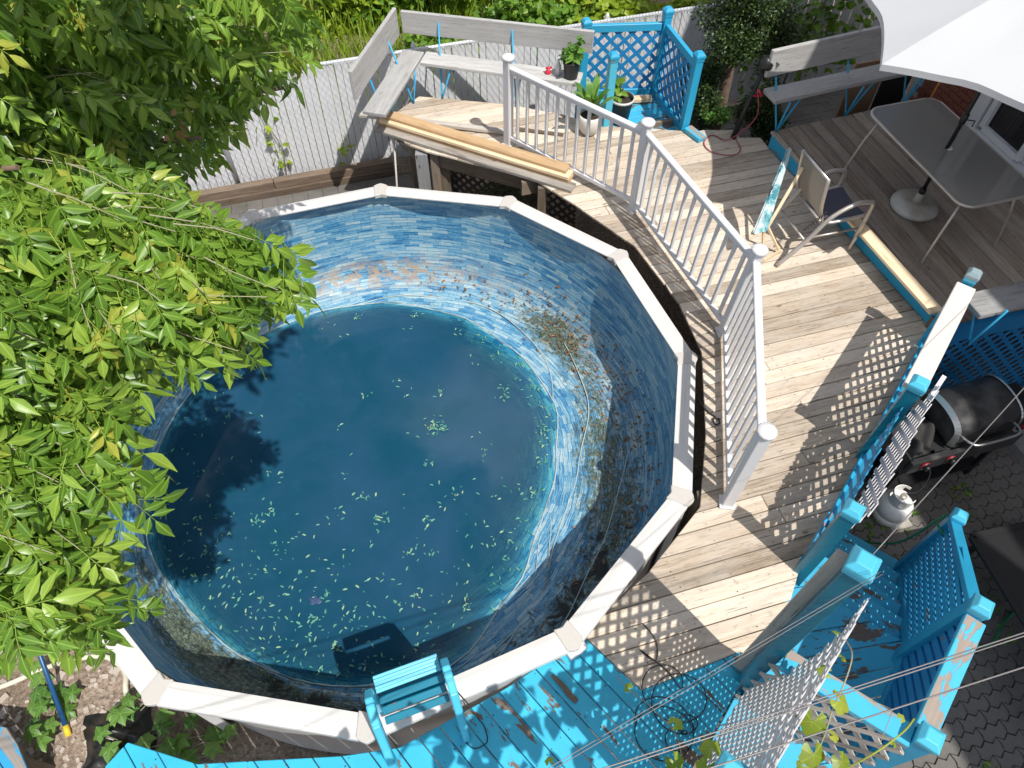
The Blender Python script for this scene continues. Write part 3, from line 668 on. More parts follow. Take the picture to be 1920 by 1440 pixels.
# ================================================================ DECKS
def clip(poly, n, d):
    out = []
    for i in range(len(poly)):
        p, q = poly[i], poly[(i+1) % len(poly)]; a, b = p.dot(n)-d, q.dot(n)-d
        if a >= 0: out.append(p)
        if (a >= 0) != (b >= 0): out.append(p + (q-p)*(a/(a-b)))
    return out
def area(P): return .5*sum(P[i].x*P[(i+1) % len(P)].y-P[(i+1) % len(P)].x*P[i].y for i in range(len(P)))
def planks(parent, poly, dirn, width, z1, th, mat, gap=.006, bevel=.004, joints=(), name='plank', off=0.0, alt=None, nails=False):
    nl_ = MB()
    P = [Vector(p[:2]) for p in poly]; d = Vector(dirn).to_2d().normalized(); e = Vector((-d.y, d.x))
    if area(P) < 0: P.reverse()
    lo = min(p.dot(e) for p in P)+off; hi = max(p.dot(e) for p in P); b = lo-width; k = 0
    while b < hi:
        g = gap*random.uniform(.6, 1.5); q = clip(clip(P, e, b+g/2), -e, -(b+width-g/2))
        if len(q) > 2 and abs(area(q)) > .002:
            cuts = [c+random.uniform(-.4, .4) for c in joints if random.random() < .55]
            segs = []; a0 = -1e3
            for c in sorted(cuts)+[1e3]:
                s_ = clip(clip(q, d, a0+.002), -d, -(c-.002)); a0 = c
                if len(s_) > 2 and abs(area(s_)) > .003: segs.append(s_)
            for s_ in segs:
                cl = [s_[0]]
                for p in s_[1:]:
                    if (p-cl[-1]).length > .003: cl.append(p)
                if (cl[0]-cl[-1]).length < .003: cl.pop()
                if len(cl) < 3: continue
                dz = random.uniform(-.003, .003); mt = alt(k) if alt else mat
                MB().prism([p[:] for p in cl], z1-th+dz, z1+dz, d).build(name, mt, parent, bevel)
        if nails and len(q) > 2:
            for off_ in (-.32, .32):
                bb = b+width*(.5+off_); a_ = math.floor(min(p.dot(d) for p in q)/.42)*.42
                while a_ < max(p.dot(d) for p in q) and len(q) > 2:
                    ps_ = d*(a_+random.gauss(0, .012))+e*(bb+random.gauss(0, .006)); a_ += .42
                    if all((Vector((q[(i+1) % len(q)]-q[i])).cross(ps_-q[i])) > .0005 for i in range(len(q))):
                        n_ = len(nl_.v); r_ = random.uniform(.003, .0055)
                        nl_.v += [Vector((ps_.x+r_*math.cos(x*1.0472), ps_.y+r_*math.sin(x*1.0472), z1+.0042)) for x in range(6)]; nl_.face(list(range(n_, n_+6)))
        b += width; k += 1
    if nails and nl_.v: nl_.build('nails', M['darkpanel'], parent, kind='stuff')
DECK = [(.49, 1.55), (1.0, 1.99), (1.47, 2.53), (1.62, 3.2), (1.72, 4.07), (1.60, 4.66), (1.25, 5.45), (.68, 6.08), (.24, 6.52), (-.98, 7.02), (-1.24, 7.17), (-1.53, 7.60), (-1.15, 8.11), (-.1, 7.95), (.64, 7.72), (1.05, 7.50),
        (2.06, 7.40), (2.30, 7.42), (2.62, 7.42), (2.66, 7.27), (2.90, 7.27), (2.97, 7.05), (3.05, 6.8), (3.90, 4.37), (3.80, 4.26), (2.12, 2.01), (1.92, 1.62), (1.62, 1.40), (1.58, 1.43), (.87, 1.18)]
deck = thing('wooden_deck', 'large weathered wooden plank deck curving round the right of the pool', 'deck', (2.3, 4.5, 0))
planks(deck, DECK, U, .137, D, .028, M['deck'], .007, .004, (0.4, 2.9), nails=True)
BLUE = [(.485, 1.545), (.865, 1.175), (1.575, 1.425), (1.56, 1.25), (1.28, .88), (.60, 0.05), (.1, -.5), (-3.0, -.5), (-2.62, .66), (-2.48, .86), (-2.0, .735), (-1.09, .78), (-.72, .83), (-.32, 1.04), (-.04, 1.19), (.18, 1.33)]
bdeck = thing('blue_deck', 'bright blue painted plank deck with peeling paint in front of the pool', 'deck', (-.5, .5, 0))
planks(bdeck, BLUE, (.68, -.73, 0), .142, D-.004, .03, M['bluedeck'], .006, .004, nails=True)
def edge_boards(parent, pts, z0, z1, mat, t=.035, name='fascia'):
    for a, b in zip(pts, pts[1:]):
        a = Vector((a[0], a[1], (z0+z1)/2)); b = Vector((b[0], b[1], (z0+z1)/2)); MB().bar(a, b, t, z1-z0).build(name, mat, parent)
def inset(pts, d):
    o = []
    for i, p in enumerate(pts):
        a = Vector(pts[max(i-1, 0)]); b = Vector(pts[min(i+1, len(pts)-1)]); n = Vector((b.y-a.y, -(b.x-a.x))).normalized(); o.append((p[0]+n.x*d, p[1]+n.y*d))
    return o
edge_boards(deck, inset(DECK[8:12], .10), .98, D-.032, M['shadowwood'])
edge_boards(bdeck, inset(BLUE[8:16], .22), .90, D-.16, M['shadowwood'])
for p in (DECK[2], DECK[4], DECK[6], DECK[8], (-1.0, 7.15), (-1.28, 7.45), (3.6, 4.2), (2.3, 2.4), (0.2, 7.6), (1.9, 7.2)):
    c = Vector((p[0], p[1], 0)); c += (Vector((2.6, 4.8, 0))-c).normalized()*.12
    MB().bar(c, c+Vector((0, 0, 1.2)), .1, .1, (1, 0, 0)).build('support_post', M['shadowwood'], deck)
for k in range(9):
    v0 = 1.9+k*.62; MB().bar(uv(max(2.75, 3.35-abs(k-3)*.12) if k < 7 else 1.9, v0, 1.11), uv(min(4.7, 2.45+(v0-1.36)*1.356), v0, 1.11), .04, .18).build('joist', M['shadowwood'], deck)
# grey posts and short plank end under the bench corner
MB().bar((-1.05, 7.10, 0), (-1.05, 7.10, 1.18), .16, .14, (1, 0, 0)).build('support_post', M['underpost'], deck)
MB().bar((-.80, 7.12, 0), (-.80, 7.12, 1.16), .12, .12, (1, 0, 0)).build('support_post', M['shadowwood'], deck)
MB().prism([(-1.32, 7.28), (-.92, 7.08), (-.88, 7.14), (-1.25, 7.38)], 1.13, 1.165, U).build('short_plank', M['greyboard'], deck, .004)

def lattice(parent, p0, p1, zb0, zt0, zb1, zt1, pitch, w_, t_, mats, off=Vector((0, 0, 0)), ang=45, name='slat', warp=None):
    """two crossing layers of strips clipped to the upright quad p0-p1"""
    p0 = Vector(p0); p1 = Vector(p1); e = (p1-p0); L = e.length; e.normalize(); nrm = Vector((-e.y, e.x, 0))
    Q = [Vector((0, zb0)), Vector((L, zb1)), Vector((L, zt1)), Vector((0, zt0))]
    if area(Q) < 0: Q.reverse()
    for side, a in ((0, ang), (1, -ang)):
        d = Vector((math.cos(R(a)), math.sin(R(a)))); n = Vector((-d.y, d.x))
        lo = min(q.dot(n) for q in Q); hi = max(q.dot(n) for q in Q); c = lo + pitch*.5
        while c < hi:
            pl = clip(clip(Q, n, c-w_/2), -n, -(c+w_/2))
            if len(pl) > 2:
                ts_ = [q.dot(d) for q in pl]; a0, a1 = min(ts_), max(ts_)
                if a1-a0 > .04:
                    x = d*a0+n*c; y = d*a1+n*c; o = off + nrm*((side-.5)*t_*1.02)
                    m = MB(); ns = 1 if warp is None else max(1, int((a1-a0)/.22)+1)
                    for q_ in range(ns):
                        xa, xb = x.lerp(y, q_/ns), x.lerp(y, (q_+1)/ns); A_ = p0+e*xa.x+Vector((0, 0, xa.y))+o; B_ = p0+e*xb.x+Vector((0, 0, xb.y))+o
                        if warp is not None: A_ += warp(xa.y); B_ += warp(xb.y)
                        m.bar(A_, B_, w_, t_, nrm)
                    m.build(name, mats[side], parent)
            c += pitch
def post(parent, p, z0, z1, s_, mat, capmat, e=FD, cs=1.35, ch=.10, lean=(0, 0)):
    p = Vector(p); e = Vector(e); n = Vector((-e.y, e.x, 0)); a = Vector((p.x, p.y, z0)); b = Vector((p.x+lean[0], p.y+lean[1], z1-ch))
    o = MB().bar(a, b, s_, s_, e).build('post', mat, parent, .004)
    m = MB(); h = s_/2*cs
    m.obox(b+Vector((0, 0, ch*.18)), e*h*.9, n*h*.9, (0, 0, ch*.18)); k = len(m.v)
    z = b.z+ch*.36
    for zz_, f in ((z, 1.0), (z+ch*.30, 1.0), (z+ch*.62, .55)):
        for sx, sy in ((-1, -1), (1, -1), (1, 1), (-1, 1)): m.v.append(Vector((b.x, b.y, zz_))+e*h*f*sx+n*h*f*sy)
    m.face([k+3, k+2, k+1, k]); m.face([k+8, k+9, k+10, k+11])
    for r_ in (0, 4):
        for q in range(4): m.face([k+r_+q, k+r_+(q+1) % 4, k+r_+4+(q+1) % 4, k+r_+4+q])
    m.build('post_cap', capmat, o, .004)
    return o

# ---------------------------------------------------------------- lattice fence along the deck edge (three posts)
lf = thing('lattice_fence', 'blue lattice fence with three capped posts along the deck edge by the grill', 'fence', fs(2.3, 0, D))
sA, sB, sC = 3.62, 2.16, .95
post(lf, fs(sA, .02), 0, 2.19, .09, M['blue'], M['cap'], FD, 1.2)
post(lf, fs(sB, .02), 0, 2.29, .10, M['teal'], M['cap'], FD, 1.2)
post(lf, fs(sC, .02), 0, 2.27, .10, M['teal'], M['cap'], FD, 1.2)
MB().bar(fs(sB+.06, .02, 2.10), fs(sA-.06, .02, 2.05), .15, .04).build('top_rail', M['railwood'], lf, .004)
MB().bar(fs(sC+.06, .02, D+.06), fs(sB-.06, .02, D+.06), .045, .09).build('bottom_rail', M['blue'], lf, .003)
MB().bar(fs(sB+.06, .02, D+.06), fs(sA-.06, .02, D+.06), .045, .09).build('bottom_rail', M['blue'], lf, .003)
lattice(lf, fs(sB+.055, .02), fs(sA-.055, .02), D+.08, 2.07, D+.08, 2.03, .105, .038, .007, (M['blue'], M['blueflat']))
lattice(lf, fs(sC+.055, .02), fs(sB-.055, .02), D+.08, 1.95, D+.08, 2.02, .105, .038, .007, (M['blue'], M['blueflat']))
MB().bar(fs(sC+.06, -.012, D+.1), fs(sC+.42, -.02, D+.16), .02, .16).build('patch_board', M['bluesplit'], lf, .003)
vl = thing('vinyl_lattice_panel', 'broken pale vinyl lattice strip fixed outside the blue fence above the gas tank', 'lattice', fs(1.5, .1, 1.6))
lean = lambda z: FN*(-.02+(z-1.75)*.13)
lattice(vl, fs(sC+.12, .10), fs(sB+.06, .10), 1.74, 2.14, 1.82, 2.24, .078, .034, .006, (M['mauvevinyl'], M['mauvevinyl']), ang=42, warp=lean)
MB().bar(fs(sB-.02, .13, 2.16), fs(sB+.17, .14, 2.25), .03, .008).build('slat', M['mauvevinyl'], vl)

# ---------------------------------------------------------------- tall privacy screen
ps = thing('privacy_screen', 'tall grey plastic lattice screen with a fat teal post at the foot of the stairs', 'screen', (1.4, 1.05, D))
def bulge(z):
    o = np.interp(z, [1.24, 1.8, 2.35, 2.8, 3.2], [.035, .11, .155, .145, .10]); return Vector((.77, -.64, 0))*float(o)
SD = Vector((-.64, -.77, 0)).normalized(); S0 = Vector((1.56, 1.24, 0))
post(ps, (1.58, 1.25, 0), 0, 3.30, .098, M['teal'], M['cap'], FD, 1.32, .11)
post(ps, S0+SD*1.02, 0, 3.02, .09, M['blue'], M['cap'], FD, 1.35, .10)
lattice(ps, S0+SD*.07, S0+SD*.98, D+.05, 2.42, D+.05, 2.40, .057, .028, .005, (M['greyvinyl'], M['greyvinyl']), warp=bulge)
lattice(ps, S0+SD*.07, S0+SD*.98, 2.40, 3.17, 2.38, 3.14, .10, .038, .006, (M['mauvevinyl'], M['mauvevinyl']), warp=bulge)
MB().bar(S0+SD*.09+Vector((0, 0, 2.41))+bulge(2.41), S0+SD*.98+Vector((0, 0, 2.39))+bulge(2.39), .012, .025).build('middle_rail', M['greyvinyl'], ps)
for z in (3.05,):
    MB().bar((1.547, 1.318, D+.02), (1.547, 1.318, 3.18), .085, .035, FD).build('sunlit_post_side', M['greyboard'], ps, .003)  # grey strip drawn for the weathered, sunlit side of the post

# ---------------------------------------------------------------- staircase with landing
st = thing('blue_staircase', 'worn blue landing and stairs with lattice railings going down to the patio', 'stairs', fs(.8, .4, 0))
LZ = 1.08
land = [fs(-.45, .04)[:2], fs(-.45, .83)[:2], fs(.97, .86)[:2], fs(.97, .03)[:2]]
planks(st, land, (math.cos(R(9)), math.sin(R(9)), 0), .165, LZ, .035, M['blueworn'], .006, .004)
for k in range(5):
    s0 = .985+k*.218; z = LZ-.165*(k+1)
    a = fs(s0+.125, .02, z-.018); b = fs(s0+.125, .85, z-.018)
    MB().bar(a, b, .235, .036).build('tread', M['blueworn'], st, .005)
    MB().bar(fs(s0, .02, z+.07), fs(s0, .85, z+.07), .02, .13).build('riser', M['blue'], st, .003)
MB().bar(fs(.9, .015, LZ-.13), fs(2.1, .015, .10), .04, .2).build('stringer', M['blue'], st, .003)
MB().bar(fs(.9, .87, LZ-.13), fs(2.1, .87, .10), .04, .2).build('stringer', M['blue'], st, .003)
sG, sF, sE = -.03, .84, 2.03; nO = .86
post(st, fs(sG, nO), 0, 2.18, .095, M['blue'], M['cap'], FD, 1.3, .09)
post(st, fs(sF, nO+.0), 0, 2.22, .10, M['blue'], M['cap'], FD, 1.15, .10)
post(st, fs(sE, nO-.06), 0, 1.36, .09, M['blue'], M['cap'], FD, 1.2, .11)
MB().bar(fs(sG+.05, nO, 2.02), fs(sF-.05, nO+.02, 2.08), .115, .05).build('top_rail', M['scuffed'], st, .004)
MB().bar(fs(sG+.05, nO, LZ+.10), fs(sF-.05, nO, LZ+.10), .07, .08).build('bottom_rail', M['blue'], st, .004)
lattice(st, fs(sG+.05, nO), fs(sF-.05, nO), LZ+.12, 2.0, LZ+.12, 2.06, .075, .052, .02, (M['blueflat'], M['blueflat']))
MB().bar(fs(sF+.05, nO, 2.06), fs(sE-.05, nO-.06, 1.26), .085, .045).build('top_rail', M['blue'], st, .004)
MB().bar(fs(sF+.05, nO, LZ+.10), fs(sE-.05, nO-.06, .27), .05, .085).build('bottom_rail', M['blue'], st, .004)
lattice(st, fs(sF+.05, nO), fs(sE-.05, nO-.06), LZ+.10, 2.05, .27, 1.26, .078, .043, .014, (M['blueflat'], M['blue']), ang=32)
# side rail of the landing (from the screen to the corner post) and the short corner rail
MB().bar(fs(sG-.03, .08, 2.0), fs(sG-.01, nO-.05, 2.02), .13, .05).build('top_rail', M['scuffed'], st, .004)
lattice(st, fs(sG-.07, .06), fs(sG-.07, nO-.05), .25, 1.98, .25, 2.0, .12, .038, .008, (M['greyboard'], M['greyboard']), ang=52)

# ---------------------------------------------------------------- upper platform by the door
PZ = 1.43
plat = thing('upper_platform', 'raised grey brown plank platform outside the sliding door', 'deck', uv(5.9, 4.5, 0))
PLAT = [uv(4.78, 6.03)[:2], uv(4.93, 2.98)[:2], uv(6.98, 2.92)[:2], uv(6.98, 6.12)[:2]]
planks(plat, PLAT, V, .142, PZ, .03, M['platform'], .008, .005, (), nails=True)
MB().bar(uv(4.845, 4.45, PZ+.028), uv(4.895, 3.13, PZ+.028), .135, .036).build('edge_board', M['newwood'], plat, .005)
MB().bar(uv(4.80, 6.0, D+.09), uv(4.95, 3.0, D+.09), .03, .155).build('riser', M['blue'], plat, .003)
MB().bar(uv(4.93, 2.93, PZ-.07), uv(6.98, 2.86, PZ-.07), .05, .22).build('beam', M['blueflat'], plat, .004)
lattice(plat, uv(4.93, 2.93), uv(6.95, 2.86), .05, 1.24, .05, 1.24, .11, .04, .008, (M['blueflat'], M['blueflat']))
for p in ((4.95, 3.1), (6.9, 3.0), (4.95, 5.9), (6.9, 5.9)): MB().bar(uv(p[0], p[1], 0), uv(p[0], p[1], 1.38), .1, .1, U).build('support_post', M['shadowwood'], plat)
MB().bar(uv(4.85, 6.0, PZ-.09), uv(6.98, 6.08, PZ-.09), .04, .14).build('beam', M['shadowwood'], plat)

# ---------------------------------------------------------------- white deck railing
rl = thing('white_railing', 'white balustrade in three bays between the pool and the deck', 'railing', (1.5, 5, D))
RP = [Vector((-.04, 7.13, D)), Vector((1.29, 6.0, D)), Vector((1.95, 4.30, D)), Vector((1.68, 2.56, D))]
RT = [Vector((-.04, 7.12, 2.30)), Vector((1.285, 5.99, 2.30)), Vector((1.99, 4.27, 2.30)), Vector((1.69, 2.55, 2.30))]
for i, (p, q) in enumerate(zip(RP, RT)):
    e = (RP[min(i+1, 3)]-RP[max(i-1, 0)]).normalized(); n = Vector((-e.y, e.x, 0))
    po = MB().bar(p, q, .085, .085, e).build('post', M['white'], rl, .006)
    m = MB(); c = q; k = 12
    m.lathe([(.05, -.02), (.068, -.008), (.070, .012), (.062, .022), (.03, .032)], c, 12, (True, True)); m.build('post_cap', M['white'], po)
    MB().obox(p+Vector((0, 0, .012)), e*.06, n*.06, (0, 0, .012)).build('post_base', M['white'], po, .003)
for i in range(3):
    a, b = RP[i], RP[i+1]; ta, tb = RT[i], RT[i+1]; e = (b-a).normalized(); L = (b-a).length
    h1, h0 = Vector((0, 0, -.10)), Vector((0, 0, .11))
    m = MB(); m.bar(ta+h1+e*.04, tb+h1-e*.04, .062, .03); m.bar(ta+h1+e*.04-Vector((0, 0, .035)), tb+h1-e*.04-Vector((0, 0, .035)), .04, .04); m.build('top_rail', M['white'], rl, .006)
    MB().bar(a+h0+e*.04, b+h0-e*.04, .042, .05).build('bottom_rail', M['white'], rl, .005)
    nb_ = 12 if i == 0 else 13
    for k in range(nb_):
        t = (k+1)/(nb_+1); lo_ = a.lerp(b, t)+h0; hi_ = ta.lerp(tb, t)+h1-Vector((0, 0, .04)); MB().bar(lo_, hi_, .03, .03, e).build('baluster', M['white'], rl, .003)
# ================================================================ BENCHES
def hairpin(parent, foot, front, back, mat=None):
    """bent steel bracket: seat front - deck - backrest"""
    MB().tube([front, Vector(front).lerp(Vector(foot), .9), Vector(foot), Vector(foot)+(Vector(back)-Vector(foot))*.12, back], .011, 6).build('bracket', mat or M['bluemetal'], parent)
bn = thing('corner_bench', 'silver grey corner bench of wide boards at the far left end of the deck', 'bench', (-.9, 7.9, D))
def board(parent, a, b, wd, h, mat, up=(0, 0, 1), name='seat', bev=.006): return MB().bar(a, b, wd, h, up).build(name, mat, parent, bev)
board(bn, (-1.52, 7.06, 1.68), (-1.185, 8.34, 1.68), .27, .045, M['bench'])
board(bn, (-1.06, 8.20, 1.68), (.80, 7.74, 1.68), .25, .045, M['bench'])
board(bn, (-1.70, 7.08, 2.01), (-1.36, 8.42, 2.01), .045, .33, M['bench'], name='backrest')
board(bn, (-1.30, 8.46, 1.99), (.93, 8.00, 1.99), .045, .26, M['bench'], name='backrest')
for f, a, b in (((-1.50, 7.60, D), (-1.30, 7.45, 1.66), (-1.62, 7.45, 2.05)), ((-1.20, 7.95, D), (-1.14, 8.02, 1.66), (-1.46, 8.1, 2.05)), ((-.86, 8.05, D), (-.72, 8.02, 1.66), (-.86, 8.36, 2.05)), ((.05, 7.88, D), (.1, 7.82, 1.66), (.0, 8.18, 2.05))): hairpin(bn, f, a, b)
rb = thing('side_bench', 'grey plank bench with blue steel brackets behind the dark cedar', 'bench', (3.7, 7.3, PZ))
board(rb, (2.79, 7.12, 1.86), (4.75, 7.80, 1.86), .25, .05, M['bench']); board(rb, (2.70, 7.18, 2.20), (4.75, 7.96, 2.20), .045, .30, M['bench'], name='backrest')
for f, a, b in (((2.99, 7.10, PZ), (2.98, 7.10, 1.84), (2.82, 7.24, 2.1)), ((3.86, 7.41, PZ), (3.86, 7.40, 1.84), (3.70, 7.6, 2.1)), ((4.6, 7.64, PZ), (4.6, 7.66, 1.84), (4.45, 7.86, 2.1))):
    hairpin(rb, f, Vector(a)+Vector((.03, -.06, 0)), b); MB().tube([f, Vector(a)+Vector((.16, .02, 0))], .011, 6).build('bracket', M['bluemetal'], rb)
fb = thing('front_bench', 'grey board bench at the near edge of the platform beside the blue post', 'bench', (4.6, 4.2, PZ))
board(fb, (3.82, 4.05, 1.87), (5.9, 4.62, 1.87), .25, .05, M['bench']); board(fb, (4.35, 3.98, 2.02), (6.1, 4.5, 2.02), .045, .25, M['bench'], name='backrest')
for x in (4.02, 5.2): hairpin(fb, (x, 4.0+(x-4)*.27, PZ), (x-.06, 4.2+(x-4)*.27, 1.84), (x+.02, 3.93+(x-4)*.27, 1.95))

# ---------------------------------------------------------------- blue lattice corner at the back
bc = thing('blue_corner_railing', 'deep blue lattice corner railing with four capped posts at the back of the deck', 'railing', (1.5, 7.9, D))
q1, q2, q3, q4 = V3(.86, 8.24, 0), V3(1.79, 8.30, 0), V3(2.03, 7.46, 0), V3(1.11, 7.52, 0)
for q, zt, mt in ((q1, 2.14, 'blue'), (q2, 2.24, 'blue'), (q3, 2.18, 'blue'), (q4, 2.14, 'teal')): post(bc, q, .3, zt, .088, M['cap'] if mt == 'teal' else M[mt], M['blue'], U, 1.25, .1)
for a, b in ((q1, q2), (q2, q3)):
    e = (b-a).normalized()
    MB().bar(a+e*.05+V3(0, 0, 2.02), b-e*.05+V3(0, 0, 2.02), .05, .085).build('top_rail', M['blue'], bc, .003); MB().bar(a+e*.05+V3(0, 0, 1.20), b-e*.05+V3(0, 0, 1.20), .045, .085).build('bottom_rail', M['blue'], bc, .003)
    lattice(bc, a+e*.05, b-e*.05, 1.22, 2.0, 1.22, 2.0, .115, .042, .008, (M['blueflat'], M['blueflat']))
MB().bar(q3+V3(.03, -.06, 1.275), q3+V3(.17, -.28, 1.275), .11, .05).build('base_rail', M['scuffed'], bc, .003)
bl = thing('blue_step', 'small worn blue plank step inside the blue lattice corner', 'step', (1.5, 7.85, .9))
planks(bl, [(1.02, 7.58), (2.0, 7.52), (1.8, 8.24), (.95, 8.2)], U, .14, 1.14, .03, M['blueworn'], .007, .003)
MB().bar((1.18, 8.10, 1.18), (1.74, 8.16, 1.18), .09, .045).build('loose_board', M['lumber'], bl, .003)
for p in ((1.1, 7.65), (1.95, 7.6), (1.75, 8.1), (1.0, 8.1)): MB().bar((p[0], p[1], 0), (p[0], p[1], 1.11), .07, .07, U).build('support_post', M['shadowwood'], bl)
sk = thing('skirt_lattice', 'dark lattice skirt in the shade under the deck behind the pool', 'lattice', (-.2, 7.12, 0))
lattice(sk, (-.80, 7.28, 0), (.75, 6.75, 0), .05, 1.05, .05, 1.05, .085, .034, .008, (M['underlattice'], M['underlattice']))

# ---------------------------------------------------------------- lumber on the deck edge
ls = thing('lumber_stack', 'stack of long tan planks lying along the deck edge above the pool', 'lumber', (-.45, 6.95, D))
A0, A1 = V3(-1.55, 7.50, 0), V3(.66, 6.42, 0); e = (A1-A0).normalized(); nn = V3(-e.y, e.x, 0)
for off, z, a, b, m, wd, h in ((-.075, 1.262, -.0, .05, 'greyboard', .14, .038), (.02, 1.302, -.03, -.02, 'lumber', .14, .038), (.012, 1.342, .02, -.03, 'newwood', .14, .038), (.055, 1.382, .0, -.08, 'lumber', .135, .038)):
    MB().bar(A0+e*a+nn*off+V3(0, 0, z), A1+e*b+nn*off+V3(0, 0, z), wd, h).build('plank', M[m], ls, .004)
tag(MB().bar((-1.86, 7.60, 1.335), (.02, 7.33, 1.262), .075, .04).build('loose_board', M['greyboard'], None, .004), 'long grey board lying on the deck under the corner bench end', 'board')
tag(MB().bar((.05, 7.42, 1.255), (.60, 7.30, 1.255), .05, .02).build('dark_batten', M['timber'], None, .002), 'thin dark stick lying on the deck behind the white balusters', 'stick')
tag(MB().tube([(-1.40, 7.42, 1.25), (-1.42, 7.2, .6), (-1.44, 6.95, .03)], .012, 7).build('wooden_stake', M['greyboard']), 'thin grey stake leaning against the plank stack behind the pool', 'stake')

# ================================================================ POOL LADDER
ld = thing('pool_ladder', 'bright blue plastic ladder straddling the white pool rim', 'ladder', (-.55, .95, D))
AX = V3(.94, .34, 0); UPN = V3(-.34, .94, 0)                    # across / towards the pool
for sgn, base in ((0, V3(-.74, .72, 0)), (1, V3(-.30, .90, 0))):
    pr = [(0, D+.005), (.02, D+.22), (.075, 1.56), (.16, 1.80), (.25, 1.86), (.315, 1.78), (.34, 1.5), (.37, 1.0), (.40, .08)]
    pts = [base+UPN*a+V3(0, 0, z) for a, z in pr]; m = MB()
    for i in range(len(pts)-1):
        a, b = pts[i], pts[i+1]; t = (b-a).normalized(); m.bar(a-t*.012, b+t*.012, .050, .085, t.cross(AX))
    m.build('side_rail', M['cap'], ld, .008)
m0 = V3(-.52, .81, 0)
for k, (a, z, wd) in enumerate(((.385, 1.69, .105), (.375, 1.42, .13), (.40, 1.16, .13), (.42, .90, .13), (.44, .64, .13))):
    c = m0+UPN*a+V3(0, 0, z); m = MB(); n_ = 9
    up = (V3(0, 0, 1)-UPN*.35).normalized() if k == 0 else V3(0, 0, 1)
    for i in range(5):
        o = UPN*((i-2)*wd/5)+up*(.004*(i % 2)); m.bar(c-AX*.205+o, c+AX*.205+o, wd/5+.001, .022, up)
    m.build('tread', M['cap'] if k == 0 else M['teal'], ld, .003)  # top tread in the lit blue, lower ones in the shaded teal
for k in range(3):
    c = m0+UPN*(.305-.052*k)+V3(0, 0, 1.62-.045*k); MB().bar(c-AX*.205, c+AX*.205, .047, .02, (V3(0, 0, 1)-UPN*.6)).build('riser', M['teal'], ld, .004)  # dark teal stands for the shade on the boards below the top step

# ================================================================ PATIO SET
UMB = V3(4.11, 5.80, 0)
tb = thing('patio_table', 'long rounded glass patio table with an umbrella through its middle', 'table', UMB+V3(0, 0, PZ))
TL, TW, TZ = .77, .39, 2.15
def rrect(hx, hy, r, k=7):
    P = []
    for cx, cy, a0 in ((hx-r, hy-r, 0), (-hx+r, hy-r, 90), (-hx+r, -hy+r, 180), (hx-r, -hy+r, 270)):
        for i in range(k+1): a = R(a0+90*i/k); P.append((cx+r*math.cos(a), cy+r*math.sin(a)))
    return P
TC = UMB+V3(.02, 0, 0); tw = lambda P: [(TC+U*p[0]+V*p[1]).to_2d()[:] for p in P]
MB().prism(tw(rrect(TW, TL, .13)), TZ-.004, TZ+.004).build('glass_top', M['tableglass'], tb)
pp = [TC+U*p[0]+V*p[1]+V3(0, 0, TZ-.006) for p in rrect(TW+.006, TL+.006, .135)]
MB().tube(pp+[pp[0], pp[1]], .014, 8).build('rim_frame', M['metal'], tb)
for sx, sy in ((-1, -1), (1, -1), (-1, 1), (1, 1)):
    a = TC+U*(TW-.1)*sx+V*(TL-.13)*sy; b = TC+U*(TW+.02)*sx+V*(TL-.06)*sy
    MB().tube([V3(a.x, a.y, TZ-.03), V3((a.x+b.x)/2, (a.y+b.y)/2, TZ-.3), V3(b.x, b.y, PZ+.02), V3(b.x, b.y, PZ+.003)], .013, 8).build('leg', M['metal'], tb)
MB().lathe([(.03, .0), (.036, .008), (.022, .018)], TC+V3(0, 0, TZ), 14).build('hole_ring', M['whitepot'], tb)
ub = thing('umbrella_base', 'round grey plastic umbrella base filled with water under the glass table', 'umbrella base', UMB+V3(0, 0, PZ))
MB().lathe([(.20, .0), (.235, .03), (.235, .06), (.20, .095), (.06, .115), (.04, .12), (.035, .20), (.028, .21)], UMB+V3(.0, 0, PZ), 28).build('tank', M['umbase'], ub)
MB().lathe([(.034, .2), (.034, .25), (.026, .26)], UMB+V3(0, 0, PZ), 14).build('collar', M['black'], ub)
um = thing('patio_umbrella', 'big white fabric patio umbrella opened over the table', 'umbrella', UMB+V3(0, 0, PZ+.2))
MB().tube([UMB+V3(0, 0, PZ+.21), UMB+V3(.0, 0, 3.7)], .019, 12).build('pole', M['black'], um)
MB().lathe([(.021, 0), (.03, .01), (.03, .1), (.021, .11)], UMB+V3(0, 0, 2.42), 12).build('crank_housing', M['black'], um)
MB().tube([UMB+V3(.03, 0, 2.46), UMB+V3(.10, -.02, 2.46), UMB+V3(.10, -.02, 2.40)], .006, 6).build('crank_handle', M['black'], um)
UR, UZ0, UZ1 = 1.36, 3.30, 3.76
def canopy(a, b):
    """a round, b from apex to rim; fabric sags and its hem is scalloped between the six ribs"""
    x = a*6; k = int(min(5.999, x)); f = x-k; th0, th1 = R(203+60*k), R(263+60*k)
    sag = math.sin(math.pi*f); p = Vector((math.cos(th0), math.sin(th0), 0)).lerp(Vector((math.cos(th1), math.sin(th1), 0)), f)
    rad = UR*b*(1-.09*sag*b); z = UZ1-(UZ1-UZ0)*(b**1.25) - .035*sag*b*(1-b)*4*.6 + .03*sag*b*b
    z += .006*math.sin(a*90+b*7)*b*sag
    return UMB+p*rad+V3(0, 0, z)
MB().grid(lambda a, b: canopy(a, .02+.98*b), 72, 14).build('canopy', M['canopy'], um)
MB().grid(lambda a, b: canopy(a, 1)+V3(0, 0, -.05*b-.001), 72, 1).build('valance', M['canopy'], um)
